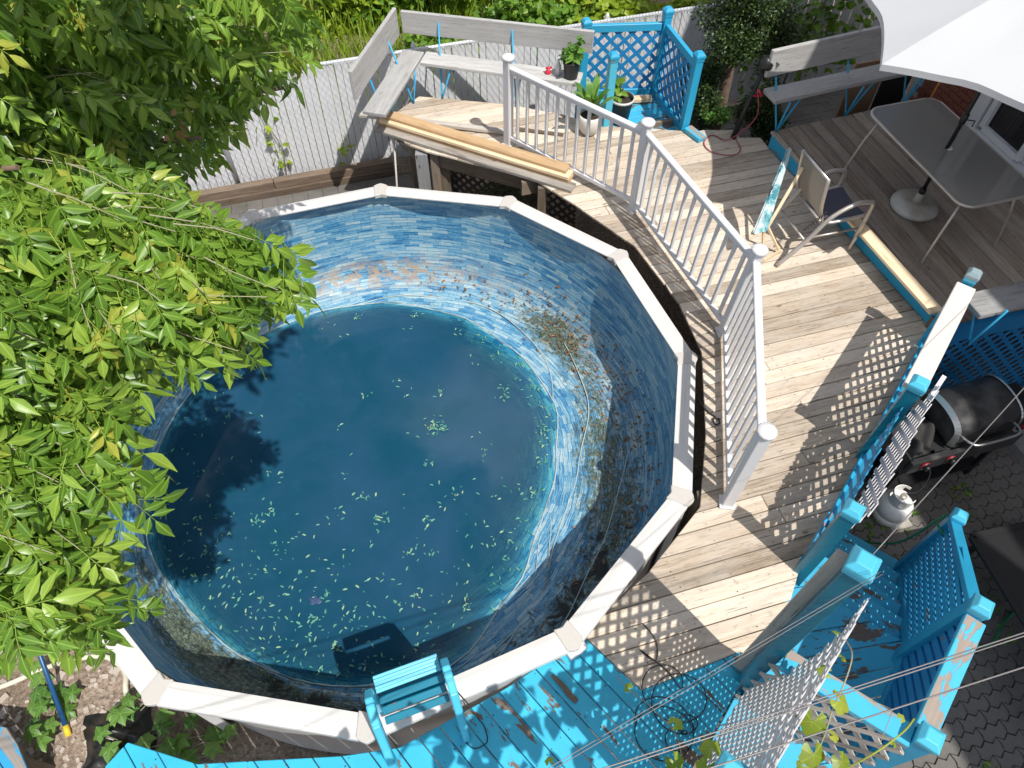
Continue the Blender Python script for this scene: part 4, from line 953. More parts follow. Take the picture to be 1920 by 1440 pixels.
for k in range(6):
    th = R(203+60*k); d = V3(math.cos(th), math.sin(th), 0); MB().tube([UMB+V3(0, 0, UZ1-.05), UMB+d*UR*.55+V3(0, 0, UZ1-.26), UMB+d*UR*.985+V3(0, 0, UZ0-.015)], .007, 6).build('rib', M['alu'], um)
    MB().tube([UMB+V3(0, 0, UZ0-.25), UMB+d*UR*.5+V3(0, 0, UZ1-.25)], .006, 6).build('strut', M['alu'], um)
MB().lathe([(.03, 0), (.035, .02), (.02, .05), (.0, .06)], UMB+V3(0, 0, UZ1-.01), 12).build('finial', M['whitepot'], um)

# sling chair
ch = thing('sling_chair', 'taupe sling patio chair facing the table with one leg on the deck', 'chair', (2.95, 5.45, D))
def arc(pts, k=6):
    """smooth polyline through points"""
    P = [Vector(p) for p in pts]; out = []
    for i in range(len(P)-1):
        p0, p1, p2, p3 = P[max(i-1, 0)], P[i], P[i+1], P[min(i+2, len(P)-1)]
        for j in range(k):
            t = j/k; out.append(.5*((2*p1)+(p2-p0)*t+(2*p0-5*p1+4*p2-p3)*t*t+(3*p1-p0-3*p2+p3)*t*t*t))
    return out+[P[-1]]
sv = V3(-.135, .47, 0)
for k in (0, 1):
    o = sv*k
    MB().tube(arc([V3(2.63, 5.16, D+.01)+o, V3(2.86, 5.24, 1.50)+o, V3(3.02, 5.29, 1.74)+o, V3(3.22, 5.345, 1.86)+o, V3(3.36, 5.38, 1.86)+o, V3(3.43, 5.40, 1.80)+o, V3(3.41, 5.385, D+.19 if False else D+.2)+o]), .022, 8).build('arm_frame', M['metal'], ch)
    MB().tube(arc([V3(3.42, 5.39, 1.62)+o, V3(3.42, 5.39, 1.44)+o, V3(3.415, 5.388, D+.01 if k == 0 else D+.01)+o], 3), .020, 8).build('front_leg', M['metal'], ch)
    MB().tube(arc([V3(3.44, 5.43, 1.67)+o*.92, V3(3.2, 5.38, 1.64)+o*.92, V3(3.03, 5.37, 1.63)+o*.92, V3(2.93, 5.345, 1.80)+o*.92, V3(2.87, 5.33, 2.16)+o*.92]), .017, 8).build('seat_frame', M['metal'], ch)
    MB().tube([V3(2.86, 5.28, 1.50)+o, V3(3.40, 5.40, 1.52)+o], .011, 8).build('side_bar', M['metal'], ch)
MB().tube([V3(2.87, 5.33, 2.155), V3(2.87, 5.33, 2.155)+sv*.92], .012, 8).build('back_bar', M['alu'], ch)
MB().tube([V3(2.86, 5.24, 1.49), V3(2.86, 5.24, 1.49)+sv], .011, 8).build('cross_bar', M['metal'], ch)
MB().tube([V3(3.02, 5.36, 1.60), V3(3.02, 5.36, 1.60)+sv*.92], .011, 8).build('cross_bar', M['metal'], ch)
MB().grid(lambda a, b: V3(2.875+.11*(1-a)**1.5, 5.335+.02*(1-a), 2.14-.48*(1-a)+0)+sv*.92*(.02+.96*b)+V3(.02*math.sin(3.14*b), 0, 0), 8, 6).build('backrest', M['sling'], ch)
MB().grid(lambda a, b: V3(3.03+.41*a, 5.375+.055*a, 1.635+.035*a-.03*math.sin(3.14*b))+sv*.92*(.02+.96*b), 8, 6).build('seat', M['seatsling'], ch)
bcg = MB()
for k in range(9):
    p = V3(2.80, 5.27, 1.60)+V3(.02*k, .004*k, .022*k); bcg.tube([p, p+sv*.05+V3(.02, 0, .02), p+sv*.02+V3(.035, .0, .0)], .005, 5)
bcg.build('strap_lacing', M['black'], ch)

# folded beach chair
bh = thing('folded_beach_chair', 'folded wooden beach chair with teal printed cloth leaning behind the sling chair', 'beach chair', (2.55, 5.5, D))
cl = [V3(2.615, 5.83, 2.13), V3(2.665, 5.88, 2.11), V3(2.47, 5.33, 1.56), V3(2.31, 5.24, 1.60)]
def bq(a, b): p = cl[0].lerp(cl[3], a); q = cl[1].lerp(cl[2], a); return p.lerp(q, b)+V3(.0, .0, .015*math.sin(a*9))
MB().grid(bq, 14, 4).build('cloth', M['beach'], bh)
MB().grid(lambda a, b: bq(a, b)+V3(.012, -.012, -.006), 14, 4).build('cloth_back', M['beach'], bh)
nl = MB()
def onc(a, b): return bq(a, b)+V3(-.012, -.012, .022)
nl.grid(lambda a, b: onc(.44+.12*a, .18+.55*b), 3, 3); nl.build('printed_patch', M['navy'], bh)
gm = MB()
for pa, pb in (((.46, .3), (.46, .6)), ((.46, .6), (.50, .6)), ((.50, .6), (.50, .34)), ((.50, .34), (.54, .34)), ((.54, .34), (.54, .62))): gm.bar(onc(*pa)+V3(0, 0, .004), onc(*pb)+V3(0, 0, .004), .006, .003)
for k in range(5): gm.bar(onc(.80+.02*k, .2)+V3(0, 0, .004), onc(.80+.02*k, .55)+V3(0, 0, .004), .006, .003)
gm.build('printed_mark', M['white'], bh)
for a, b, w_ in ((V3(2.78, 5.72, 2.0), V3(2.52, 5.42, 1.52), .028), (V3(2.52, 5.42, 1.52), V3(2.70, 5.34, D+.02), .026), (V3(2.46, 5.38, 1.56), V3(2.50, 5.20, D+.02), .026), (V3(2.62, 5.80, 2.0), V3(2.42, 5.36, 1.50), .022), (V3(2.50, 5.20, D+.04), V3(2.70, 5.34, D+.04), .022)):
    MB().bar(a, b, w_, .022).build('frame_bar', M['newwood'], bh, .002)

# ================================================================ GRILL, GAS TANK, BLACK TABLE
gr = thing('gas_grill', 'black gas barbecue with a half barrel lid and two red knobs', 'grill', uv(4.8, 2.3, 0))
def lidp(a, b):
    th = math.pi*b; u = 4.64+.66*a; return uv(u, 2.36-.245*math.cos(th)*(1 if b < .5 else 1.0), .86+.27*math.sin(th)**.40)
MB().grid(lidp, 4, 20).build('lid', M['grill'], gr)
for u in (4.64, 5.30):
    m = MB(); pts = [lidp((u-4.64)/.66, k/20) for k in range(21)]
    for a, b in zip(pts, pts[1:]): m.bar(a, b, .05, .014, (uv(4.97, 2.36, .8)-a))
    m.build('lid_trim', M['steel'], gr)
    n = MB(); cpt = uv(u-.004 if u < 5 else u+.004, 2.36, .86); k0 = len(n.v); n.v += [p+(U*.003 if u > 5 else -U*.003) for p in pts]; n.face(list(range(k0, k0+21)) if u > 5 else list(reversed(range(k0, k0+21)))); n.build('lid_end', M['grill'], gr)
hb(4.22, 5.36, 2.08, 2.60, .62, .80).build('firebox', M['grill'], gr, .012)
for a in ((4.22, 4.62, 2.58, 2.60), (4.22, 4.24, 2.08, 2.58), (4.24, 4.62, 2.06, 2.08)): hb(a[0], a[1], a[2], a[3], .78, .87).build('tray_side', M['grill'], gr, .003)
hb(4.22, 5.36, 2.03, 2.075, .68, .86).build('control_panel', M['grill'], gr, .006)
for u in (4.37, 4.63):
    c = uv(u, 2.03, .79); k = MB(); k.tube([c, c-V*.022], .036, 14); k.tube([c-V*.02, c-V*.055], .026, 12); kn = k.build('knob', M['black'], gr)
    MB().tube([c-V*.004, c-V*.012], .040, 16).build('knob_ring', M['red'], kn)
MB().tube(arc([uv(4.70, 2.12, .98), uv(4.72, 2.03, 1.0), uv(4.80, 1.99, 1.0), uv(5.14, 1.99, 1.0), uv(5.22, 2.03, 1.0), uv(5.24, 2.12, .98)]), .012, 8).build('lid_handle', M['steel'], gr)
for u, v in ((4.3, 2.12), (5.3, 2.12), (4.3, 2.55), (5.3, 2.55)): hb(u-.02, u+.02, v-.02, v+.02, .015, .62).build('leg', M['black'], gr)
hb(4.25, 5.35, 2.1, 2.56, .18, .21).build('bottom_shelf', M['black'], gr)
hb(5.38, 5.72, 2.10, 2.56, .80, .83).build('side_shelf', M['black'], gr, .006)
MB().tube([uv(5.36, 2.1, .9), uv(5.36, 2.02, .93), uv(5.36, 2.0, .90)], .012, 6).build('lighter_hook', M['red'], gr)
MB().tube(arc([uv(4.35, 1.98, .36), uv(4.46, 1.95, .40), uv(4.56, 2.02, .52), uv(4.52, 2.1, .66)]), .008, 6).build('gas_hose', M['cable'], gr)
cp = MB().grid(lambda a, b: uv(4.25+.36*a, 2.10+.46*b, .83+.10*math.sin(a*5+b*3)*math.sin(b*6+1)+.05*math.sin(a*13-b*9)+.10*a*b), 22, 22).build('grill_cover', M['cloth'])
tag(cp, 'crumpled charcoal cloth cover stuffed in the open left side of the grill', 'cloth')
gt = thing('gas_tank', 'white propane gas tank standing on the pavers in front of the grill', 'gas tank', uv(4.27, 1.93, .014))
TB = uv(4.27, 1.93, .014)
MB().lathe([(.10, 0), (.115, .0), (.115, .05), (.10, .05)], TB, 24).build('foot_ring', M['tankwhite'], gt)
MB().lathe([(.10, .04), (.14, .065), (.155, .11), (.157, .165), (.153, .168), (.153, .174), (.157, .177), (.155, .24), (.14, .30), (.10, .335), (.04, .35)], TB, 30).build('body', M['tankwhite'], gt)
cg = MB()
for i in range(20):
    a0, a1 = R(40+i*14), R(40+(i+1)*14); p = TB+V3(.095*math.cos(a0), .095*math.sin(a0), .32); q = TB+V3(.095*math.cos(a1), .095*math.sin(a1), .32)
    h = .14 if i % 7 > 1 else .05
    cg.obox((p+q)/2+V3(0, 0, h/2), (q-p)/2, V3(math.cos(a0), math.sin(a0), 0)*.004, (0, 0, h/2))
    if h < .1: cg.obox((p+q)/2+V3(0, 0, .125), (q-p)/2, V3(math.cos(a0), math.sin(a0), 0)*.004, (0, 0, .015))
cg.build('collar', M['tankwhite'], gt); MB().lathe([(.02, .34), (.02, .40), (.03, .405), (.03, .425), (.01, .43)], TB, 12).build('valve', M['metal'], gt)
tag(hb(4.20, 4.42, 1.75, 1.84, .02, .10).build('wooden_block', M['greyboard'], None, .004), 'short wooden block on the pavers beside the white gas tank', 'block')
bt = thing('black_table', 'black framed dark glass patio table at the right edge below the grill', 'table', (4.4, 1.9, 0))
c1, e1, e2 = V3(3.86, 2.52, .70), V3(.21, -.98, 0).normalized(), V3(.98, .21, 0).normalized()
cor = [c1, c1+e2*.95, c1+e2*.95+e1*1.45, c1+e1*1.45]
MB().prism([(p.x, p.y) for p in cor], .70, .708).build('glass_top', M['darkglass'], bt)
for i in range(4):
    a, b = cor[i], cor[(i+1) % 4]; MB().bar(a, b, .055, .035).build('frame', M['black'], bt, .005)
    p = a+(c1+e2*.47+e1*.72-a).normalized()*.08; MB().bar((p.x, p.y, .015), (p.x, p.y, .685), .035, .035, (1, 0, 0)).build('leg', M['black'], bt)
cb2 = thing('concrete_slab', 'grey concrete footing beside the grill near the house wall', 'slab', uv(6.3, 2.2, 0))
hb(5.9, 6.98, 1.7, 2.75, .012, .16).build('slab', M['concrete'], cb2, .02)
gh = MB().tube(arc([(4.9, 2.35, .035), (4.36, 2.06, .035), (4.12, 1.83, .03), (3.92, 1.86, .03), (3.78, 2.1, .03)]), .012, 7).build('garden_hose', M['greenhose']); tag(gh, 'green garden hose lying on the pavers beside the black table', 'hose')
pe = fs(sE, nO-.06); gh2 = MB().tube(arc([(3.05, 2.95, .03), (3.25, 2.78, .04), pe+V3(-.10, .12, .55), pe+V3(-.07, .05, 1.14), pe+V3(.0, .075, 1.17), pe+V3(.075, .0, 1.15), pe+V3(.05, -.075, 1.13), pe+V3(-.06, -.06, 1.13), pe+V3(-.07, .03, 1.12)]), .010, 7).build('garden_hose', M['greenhose']); tag(gh2, 'green hose looped round the lowest stair post', 'hose')

# ================================================================ POTS, TRIMMER, ODDS AND ENDS BY THE BACK CORNER
def rim_pot(t, c, r0, r1, h, mat): 
    MB().lathe([(r0, 0), (r1, h), (r1*1.07, h), (r1*1.07, h+.02), (r1*.97, h+.02), (r1*.94, h-.03)], c, 22, (True, False)).build('pot', mat, t)
    MB().lathe([(r1*.95, h-.03), (.0, h-.025)], c, 22, (False, False)).build('soil', M['soil'], t)
p1 = thing('potted_plant', 'small bright plant in a black pot on the bench end', 'potted plant', (.68, 7.76, 1.70)); rim_pot(p1, V3(.68, 7.76, 1.703), .075, .10, .19, M['pot'])
leaf_cloud('leaves', M['plant'], p1, blob((.68, 7.76, 2.00), (.16, .15, .13), 130, .2), .085)
p2 = thing('potted_plant', 'broad leaved plant in a pale round pot behind the white balusters', 'potted plant', (.90, 7.36, D))
MB().lathe([(.07, 0), (.115, .06), (.14, .15), (.14, .22), (.13, .25), (.12, .25), (.118, .21)], (.90, 7.36, D+.002), 24, (True, False)).build('pot', M['whitepot'], p2); MB().lathe([(.125, .22), (0, .225)], (.90, 7.36, D), 22, (False, False)).build('soil', M['soil'], p2)
for k in range(15):
    a = k*2.4; rr = .05+.012*k; tip = V3(.90+math.cos(a)*rr*1.5, 7.36+math.sin(a)*rr*1.5, D+.34+.22*random.random()); c = V3(.90, 7.36, D+.22); m = MB(); sd2 = V3(-math.sin(a), math.cos(a), 0)
    m.grid(lambda i, j: c.lerp(tip, i)+V3(0, 0, .12*math.sin(math.pi*i*.8))+sd2*(j-.5)*2*.045*math.sin(math.pi*min(1, i*.92+.06)), 6, 2); m.build('leaf', M['plant'], p2)
p3 = thing('plant_bucket', 'dark grey plastic bucket with a wilted plant on the blue step', 'bucket', (1.30, 7.72, 1.14)); rim_pot(p3, V3(1.30, 7.72, 1.145), .10, .135, .30, M['pot'])
leaf_cloud('leaves', M['bushdark'], p3, blob((1.22, 7.80, 1.50), (.14, .12, .12), 60, .2), .10)
MB().lathe([(.137, .3), (.15, .305), (.15, .325), (.137, .33)], (1.30, 7.72, 1.145), 22, (False, False)).build('rim', M['greyvinyl'], p3)
rt = thing('red_spray_head', 'small red plastic sprinkler head on the grey bench seat', 'sprinkler', (.42, 7.84, 1.70))
MB().lathe([(.035, 0), (.04, .02), (.02, .04), (.015, .06)], (.42, 7.84, 1.703), 14).build('body', M['red'], rt); MB().tube([(.39, 7.84, 1.765), (.46, 7.85, 1.77)], .014, 8).build('arm', M['red'], rt)
bo = thing('glass_bottle', 'clear glass bottle standing on the bench next to the red head', 'bottle', (.53, 7.80, 1.70)); MB().lathe([(.028, 0), (.03, .12), (.012, .17), (.012, .22)], (.53, 7.80, 1.703), 14).build('glass', M['galv'], bo)
tr = thing('string_trimmer', 'black electric grass trimmer standing head up on the deck by the cedar', 'trimmer', (2.58, 7.25, D))
MB().tube([(2.58, 7.26, D+.003), (2.62, 7.24, 1.62), (2.68, 7.22, 2.12)], [.034, .026, .024], 10).build('shaft', M['black'], tr)
MB().lathe([(.0, -.02), (.075, -.02), (.08, .02), (.06, .07), (.03, .10), (0, .105)], (2.69, 7.22, 2.16), 18).build('motor_head', M['black'], tr)
MB().grid(lambda a, b: V3(2.69+(.03+.11*b)*math.cos(2.6*a-.4), 7.22+(.03+.11*b)*math.sin(2.6*a-.4), 2.24-.06*b*b), 12, 4).build('guard', M['pot'], tr)
MB().tube([(2.64, 7.23, 1.8), (2.72, 7.14, 1.86), (2.66, 7.15, 1.92)], .012, 7).build('handle', M['red'], tr)
pk = MB().tube(arc([(2.66, 7.17, 1.92), (2.72, 7.12, 1.6), (2.5, 7.16, 1.29), (2.34, 7.30, 1.255), (2.22, 7.15, 1.255), (2.28, 6.98, 1.255), (2.5, 6.92, 1.255), (2.62, 7.02, 1.255), (2.60, 7.20, 1.255)]), .006, 6).build('extension_cord', M['pinkcord']); tag(pk, 'pink extension cord looping on the deck around the trimmer', 'cord')
cbd = MB().obox((4.22, 7.98, .88), U*.22, V*.012, (.02, .06, .86)).build('cardboard_sheet', M['cardboard']); tag(cbd, 'brown cardboard sheet standing behind the side bench', 'cardboard')
dpn = MB().obox((4.62, 8.02, .80), U*.20, V*.012, (.02, .06, .78)).build('dark_board', M['darkpanel']); tag(dpn, 'black board standing right of the brown cardboard', 'board')
oh = MB().tube([(4.72, 7.40, PZ+.01), (4.98, 7.72, 2.35)], .013, 7).build('broom_handle', M['orange']); tag(oh, 'thin orange wooden handle leaning on the brick wall behind the table', 'handle')

# cedar by the bench
cd_ = thing('cedar_tree', 'dark cedar tree growing between the deck and the fence', 'tree', (2.62, 8.15, 0))
MB().tube([(2.60, 8.1, 0), (2.62, 8.12, .9), (2.60, 8.16, 1.8), (2.66, 8.25, 3.0)], [.085, .075, .065, .05], 10).build('trunk', M['bark'], cd_)
pts = np.concatenate([blob((2.58, 8.0, 2.25), (.58, .42, .5), 9000, .25, 9), blob((2.25, 8.0, 1.35), (.34, .34, .45), 5200, .2), blob((2.95, 7.72, 1.35), (.26, .26, .42), 4600, .2), blob((3.0, 8.2, 1.9), (.4, .35, .5), 5000, .2), blob((2.35, 7.68, 1.30), (.2, .16, .22), 900, .2), blob((3.05, 7.6, 1.0), (.3, .2, .5), 1600, .2)])
leaf_cloud('foliage', M['cedar'], cd_, pts, .034, .2)
lg = thing('sunlit_shrub', 'little pale green shrub catching the sun at the deck edge', 'shrub', (2.42, 7.56, 0)); MB().tube([(2.42, 7.56, 0), (2.42, 7.56, 1.3)], .015, 6).build('stem', M['bark'], lg); leaf_cloud('foliage', M['plant'], lg, blob((2.42, 7.56, 1.36), (.2, .13, .14), 420, .2), .04)
vn = thing('climbing_vine', 'broad leaved vine climbing the fence behind the side bench', 'vine', uv(6.8, 8.45, 0))
MB().tube([uv(6.6, 8.44, 0), uv(6.7, 8.46, .8), uv(6.9, 8.46, 1.5)], .012, 6).build('stem', M['bark'], vn)
pts = np.array([uv(u, 8.36+.12*random.random(), z)[:] for u, z in [(random.gauss(6.75, .55), random.gauss(1.0, .38)) for _ in range(420)]]); leaf_cloud('leaves', M['bushdark'], vn, pts, .13, .3)
vn2 = thing('climbing_vine', 'thin trailing vine with few leaves on the white fence left of the deck', 'vine', uv(-.7, 8.45, 0))
MB().tube(arc([uv(-.72, 8.49, .15), uv(-.68, 8.50, .6), uv(-.80, 8.5, 1.1), uv(-.75, 8.5, 1.5)]), .006, 5).build('stem', M['bark'], vn2)
pts = np.array([uv(-.73+random.gauss(0, .06), 8.47, .3+1.2*random.random())[:] for _ in range(26)] + [uv(.1+random.gauss(0, .05), 8.46, .15+.5*random.random())[:] for _ in range(16)]); leaf_cloud('leaves', M['bush'], vn2, pts, .09, .4)
ud = thing('shade_plant', 'leafy weeds growing behind the dark lattice under the deck', 'plant', (-.1, 7.7, 0)); leaf_cloud('leaves', M['bushdark'], ud, blob((-.1, 7.65, .35), (.7, .3, .35), 420, .1), .10)
# ================================================================ OVERHANGING TREE
TW_NEAR="""-1.47,1.16,4.49 -1.36,1.11,4.42 -1.2,1.86,4.74 -1.42,0.7,4.59 -1.43,1.49,4.76 -1.2,1.79,4.64 -1.21,0.81,4.45 -1.27,0.73,4.17 -0.93,1.82,4.71 -1.03,1.36,4.78 -1.24,1.37,4.58 -1.09,1.67,4.62 -1.46,1.74,4.84 -1.45,0.79,4.5 -1.29,1.59,4.82 -1.09,1.52,4.52 -1.28,0.65,4.33 -1.18,1.12,4.62 -1.4,1.37,4.77 -1.22,1.84,4.86 -1.4,0.9,4.76 -1.35,1.43,4.68 -0.94,1.54,4.7 -1.4,1.19,4.71 -1.07,1.74,4.78 -0.98,1.77,4.61 -1.24,0.94,4.6 -1.47,1.62,4.85 -1.21,1.59,4.74 -1.41,1.35,4.83 -0.9,1.78,4.63 -1.4,0.59,4.55 -0.86,1.63,4.64 -1.28,1.25,4.82 -1.48,0.83,4.57 -1.33,0.74,4.42 -1.42,1.62,4.71 -1.41,0.82,4.46 -1.39,1.23,4.98 -1.55,1.53,4.92 -1.46,1.09,4.71 -1.21,1.46,4.52 -1.39,1.28,4.81 -1.41,1.03,4.68 -1.52,1.47,4.89 -1.3,1.38,4.6 -1.26,1.51,4.72 -1.41,1.12,4.83 -1.28,0.79,4.23 -1.47,0.77,4.4 -1.44,1.24,4.87 -1.57,1.68,4.68 -1.36,1.01,4.56 -1.11,1.81,4.59 -1.47,0.86,4.5 -1.34,1,4.67 -1.29,0.9,4.53 -1.06,1.38,4.82 -1.36,0.9,4.51 -1.29,1.8,4.69 -1.29,0.93,4.59 -1.51,0.74,4.33 -1.36,0.7,4.44 -1.32,0.81,4.3 -1.35,1.25,4.96 -1.22,1.28,4.52 -1.45,1.14,4.64 -1.18,0.96,4.57 -1.25,1.1,4.62 -1.19,1.61,4.66 -1.48,1.34,4.97 -1.33,1.65,4.68 -1.07,1.81,4.81 -1.03,1.52,4.65 -1.4,1.71,4.82 -1.4,0.88,4.7 -1.43,1.2,4.79 -1.35,1.76,4.66 -1.38,0.93,4.63 -1.24,0.58,4.5 -1.54,1.69,4.86 -1.31,1.71,4.79 -1.46,1.03,4.7 -1.34,0.8,4.45 -1.19,1.72,4.61 -1.34,1.42,4.77 -1.52,1.41,4.85 -1.32,0.57,4.43 -1.53,1.6,4.86 -1.31,0.72,4.27 -0.78,1.57,4.66 -1.03,1.79,4.75 -1.15,1.13,4.71 -1.31,1.12,4.65 -1.19,1.32,4.8 -1.33,1.79,4.81 -1.23,1.14,4.48 -1.52,0.94,4.47 -1.42,0.88,4.43 -1.41,1.82,4.82 -1.11,1.3,4.8 -1.5,1.1,4.75 -1.46,0.63,4.37 -1.07,2,4.61 -0.92,1.66,4.51 -1.68,1.75,4.8 -0.92,1.49,4.66 -1.01,1.53,4.54 -1.45,0.65,4.45 -1.15,1.43,4.78 -1.36,1.53,4.68 -1.32,1.07,4.55 -1.19,0.63,4.37 -1.32,0.97,4.39 -1.37,0.94,4.75 -1.2,1.95,4.78 -1.32,0.68,4.4 -1.46,1.71,4.71 -1,1.4,4.82 -1.18,1.03,4.54 -1.02,1.82,4.65 -1.21,1.72,4.85 -1.05,1.37,4.66 -1.51,1.15,4.78 -1.33,0.92,4.61 -1.44,1.17,4.9 -1.34,0.74,4.5 -1.25,0.78,4.49 -1.4,1.37,4.91 -1.3,0.62,4.52 -1.58,1.55,4.95 -1.28,1.28,4.59 -1.32,0.85,4.65 -0.93,1.65,4.63 -1.42,1.26,4.82 -1.37,0.64,4.61 -1.34,1.89,4.8 -1.48,1.29,4.67 -1.32,1.84,4.55 -1.29,1.2,4.58 -1.04,1.75,4.58 -1.59,0.95,4.47 -1.38,1.09,4.8 -0.92,1.55,4.53 -1.6,1.51,4.88 -1.47,1.67,4.78 -1.26,0.71,4.43 -1.43,1.17,4.85 -1.4,0.98,4.65 -1.36,1.18,4.41 -1.6,1.12,4.63 -1.45,0.76,4.59 -1.01,1.82,4.81 -1.43,0.87,4.5 -1.56,1.31,4.82 -1.17,1.38,4.78 -0.75,1.6,4.66 -0.87,1.43,4.56 -1.02,1.35,4.58 -1.15,1.06,4.46 -1.12,0.71,4.29 -0.81,1.7,4.78 -1.2,0.62,4.3 -0.72,1.62,4.66 -1.12,0.97,4.4"""
TW_FAR="""-1.99,3.06,4.75 -1.78,3.33,4.67 -2.28,2.41,4.41 -1.47,3.8,4.48 -2.09,3.03,4.8 -1.39,3.57,4.38 -1.93,2.42,4.84 -1.9,2.82,5.07 -2.09,2.94,4.63 -1.76,2.86,4.66 -1.26,3.78,4.6 -1.63,3.35,4.27 -2.16,2.82,4.47 -1.89,3.53,4.77 -1.92,2.95,4.89 -2.13,2.71,4.42 -2.02,2.81,4.82 -2.13,2.65,4.35 -1.7,3.84,3.86 -1.85,2.95,5.03 -1.8,3.09,4.04 -1.91,3.61,4.41 -1.79,3.74,4.33 -2.04,2.77,3.96 -2.08,2.34,4.73 -1.73,3.26,4.31 -1.53,3.35,4.88 -2.09,3,4.49 -1.67,2.93,4.51 -1.95,2.03,4.54 -1.3,3.6,4.19 -1.97,3.05,4.07 -2.19,2.6,4.55 -2.13,2.63,4.79 -1.59,3.83,4.02 -1.72,3.35,4.12 -1.62,3.19,4.86 -1.97,3.05,4.59 -2.23,2.54,4.29 -1.67,3.39,4.86 -1.92,3,4.45 -1.73,3.05,4.99 -2.1,2.62,4.6 -1.97,2.89,4.65 -1.46,4.1,4.2 -1.73,3.98,4.53 -1.85,2.44,5.05 -1.97,2.32,4.63 -2.13,2.81,4.75 -1.6,3.52,4.56 -1.58,3.63,4.32 -1.72,3.07,4.27 -1.74,2.91,4.97 -1.8,2.69,4.18 -1.9,3.3,4.75 -1.83,2.58,5.22 -1.8,3.13,4.58 -1.68,3.52,4.31 -2.19,2.48,4.17 -2.09,2.81,4.09 -1.88,2.64,4.56 -1.19,3.74,4.26 -1.83,3,4.27 -1.71,2.96,4.83 -1.88,2.5,4.46 -1.25,4.14,4.28 -2.24,2.44,4.34 -1.92,2.5,4.21 -1.71,3.13,4.11 -2.07,2.81,4.58 -1.62,3.44,4.68 -1.41,3.8,4.6 -1.61,4.01,4.46 -2.07,2.85,4.93 -2.01,3.11,4.65 -2.09,2.48,4.71 -1.16,4.24,4.36 -2.41,2.34,4.2 -2.11,2.59,4.06 -2.16,2.67,4.85 -1.97,3.22,4.26 -1.45,3.44,4.59 -1.64,3.7,4.15 -2.3,2.31,4.37 -2.05,3.34,4.62 -1.82,3.12,3.89 -1.75,3.52,4.52 -1.65,3.25,4.51 -2.07,2.71,4.7 -1.95,2.15,4.7 -1.73,3.44,3.92 -1.26,4.44,4.38 -1.97,2.56,5.08 -1.33,3.74,4.25 -1.79,2.88,4.06 -1.86,3.44,4.33 -1.94,2.86,4.76 -1.58,3.99,4.59 -1.47,4.22,4.28 -1.54,3.92,4.3 -1.27,4.04,4.21 -1.78,2.63,5.09 -2.08,2.5,4.34 -2.08,2.47,4.81 -1.9,2.69,4.31 -2.2,2.36,4.22 -1.9,2.57,5.15 -1.83,2.73,4.62 -1.74,3.66,3.96 -2.08,2.32,4.66 -1.9,2.88,3.93 -1.31,3.94,4.62 -1.96,2.61,4.5 -1.34,4.38,4.31 -1.72,2.89,4.59 -1.74,3.07,4.71 -2.03,3.38,4.49 -1.23,4.28,4.07 -2,2.4,4.3 -1.86,2.87,4.35 -2.21,2.37,4.55 -1.92,2.8,4.16 -1.92,3.54,4.67 -1.98,3.17,4.86 -1.68,3.62,3.88 -2.03,2.8,4.52 -1.55,3.97,3.88 -1.48,3.84,4.1 -2.1,2.97,4.99 -1.76,3.48,4.63 -2.08,2.65,4.95 -1.77,2.92,4.21 -1.84,3.08,4.98 -1.09,3.96,4.37 -1.67,3.89,4.46 -1.56,3.25,4.85 -1.75,3.02,4.36"""
TW_NEAR2="""-1.41,2.27,4.46 -1.54,1.21,4.1 -1.51,2.2,4.57 -1.61,0.88,3.7 -1.65,1.8,4.45 -1.71,1.92,4.68 -1.83,1.93,4.42 -1.4,1.85,4.47 -1.63,1.85,4.15 -1.73,0.94,4.24 -1.6,1.7,4.11 -1.68,1.47,3.98 -1.27,1.86,4.48 -1.83,1.78,4.46 -2.03,1.91,4.57 -1.27,2.09,4.28 -1.83,1.28,4.39 -1.65,1.21,4.22 -1.3,1.68,4.3 -1.75,0.8,4.17 -1.74,0.84,4.01 -1.76,1.02,4.31 -1.76,1.02,3.9 -1.91,1.69,4.36 -1.8,1.47,4.3 -1.68,0.8,3.85 -1.94,1.4,4.05 -1.55,1.94,4.49 -1.49,1.85,4.72 -1.58,1.28,4.31 -1.71,1.75,4.3 -1.69,1.01,4.18 -1.37,1.92,4.59 -1.65,0.9,3.85 -1.83,1.82,4.64 -1.79,1.24,3.85 -2.03,1.58,4.27 -1.73,0.74,4.01 -1.61,0.99,3.94 -2.02,1.76,4.41 -0.99,1.82,4.37 -1.87,1.71,4.23 -1.32,2.22,4.36 -1.11,1.71,4.31 -1.95,1.24,4.22 -1.44,1.39,4.28 -1.68,1.98,4.24 -1.42,1.86,4.27 -1.2,2.23,4.28 -1.96,1.26,3.96 -1.31,1.94,4.21 -1.6,1,3.75 -2,0.8,3.8 -1.89,1.53,4.51"""
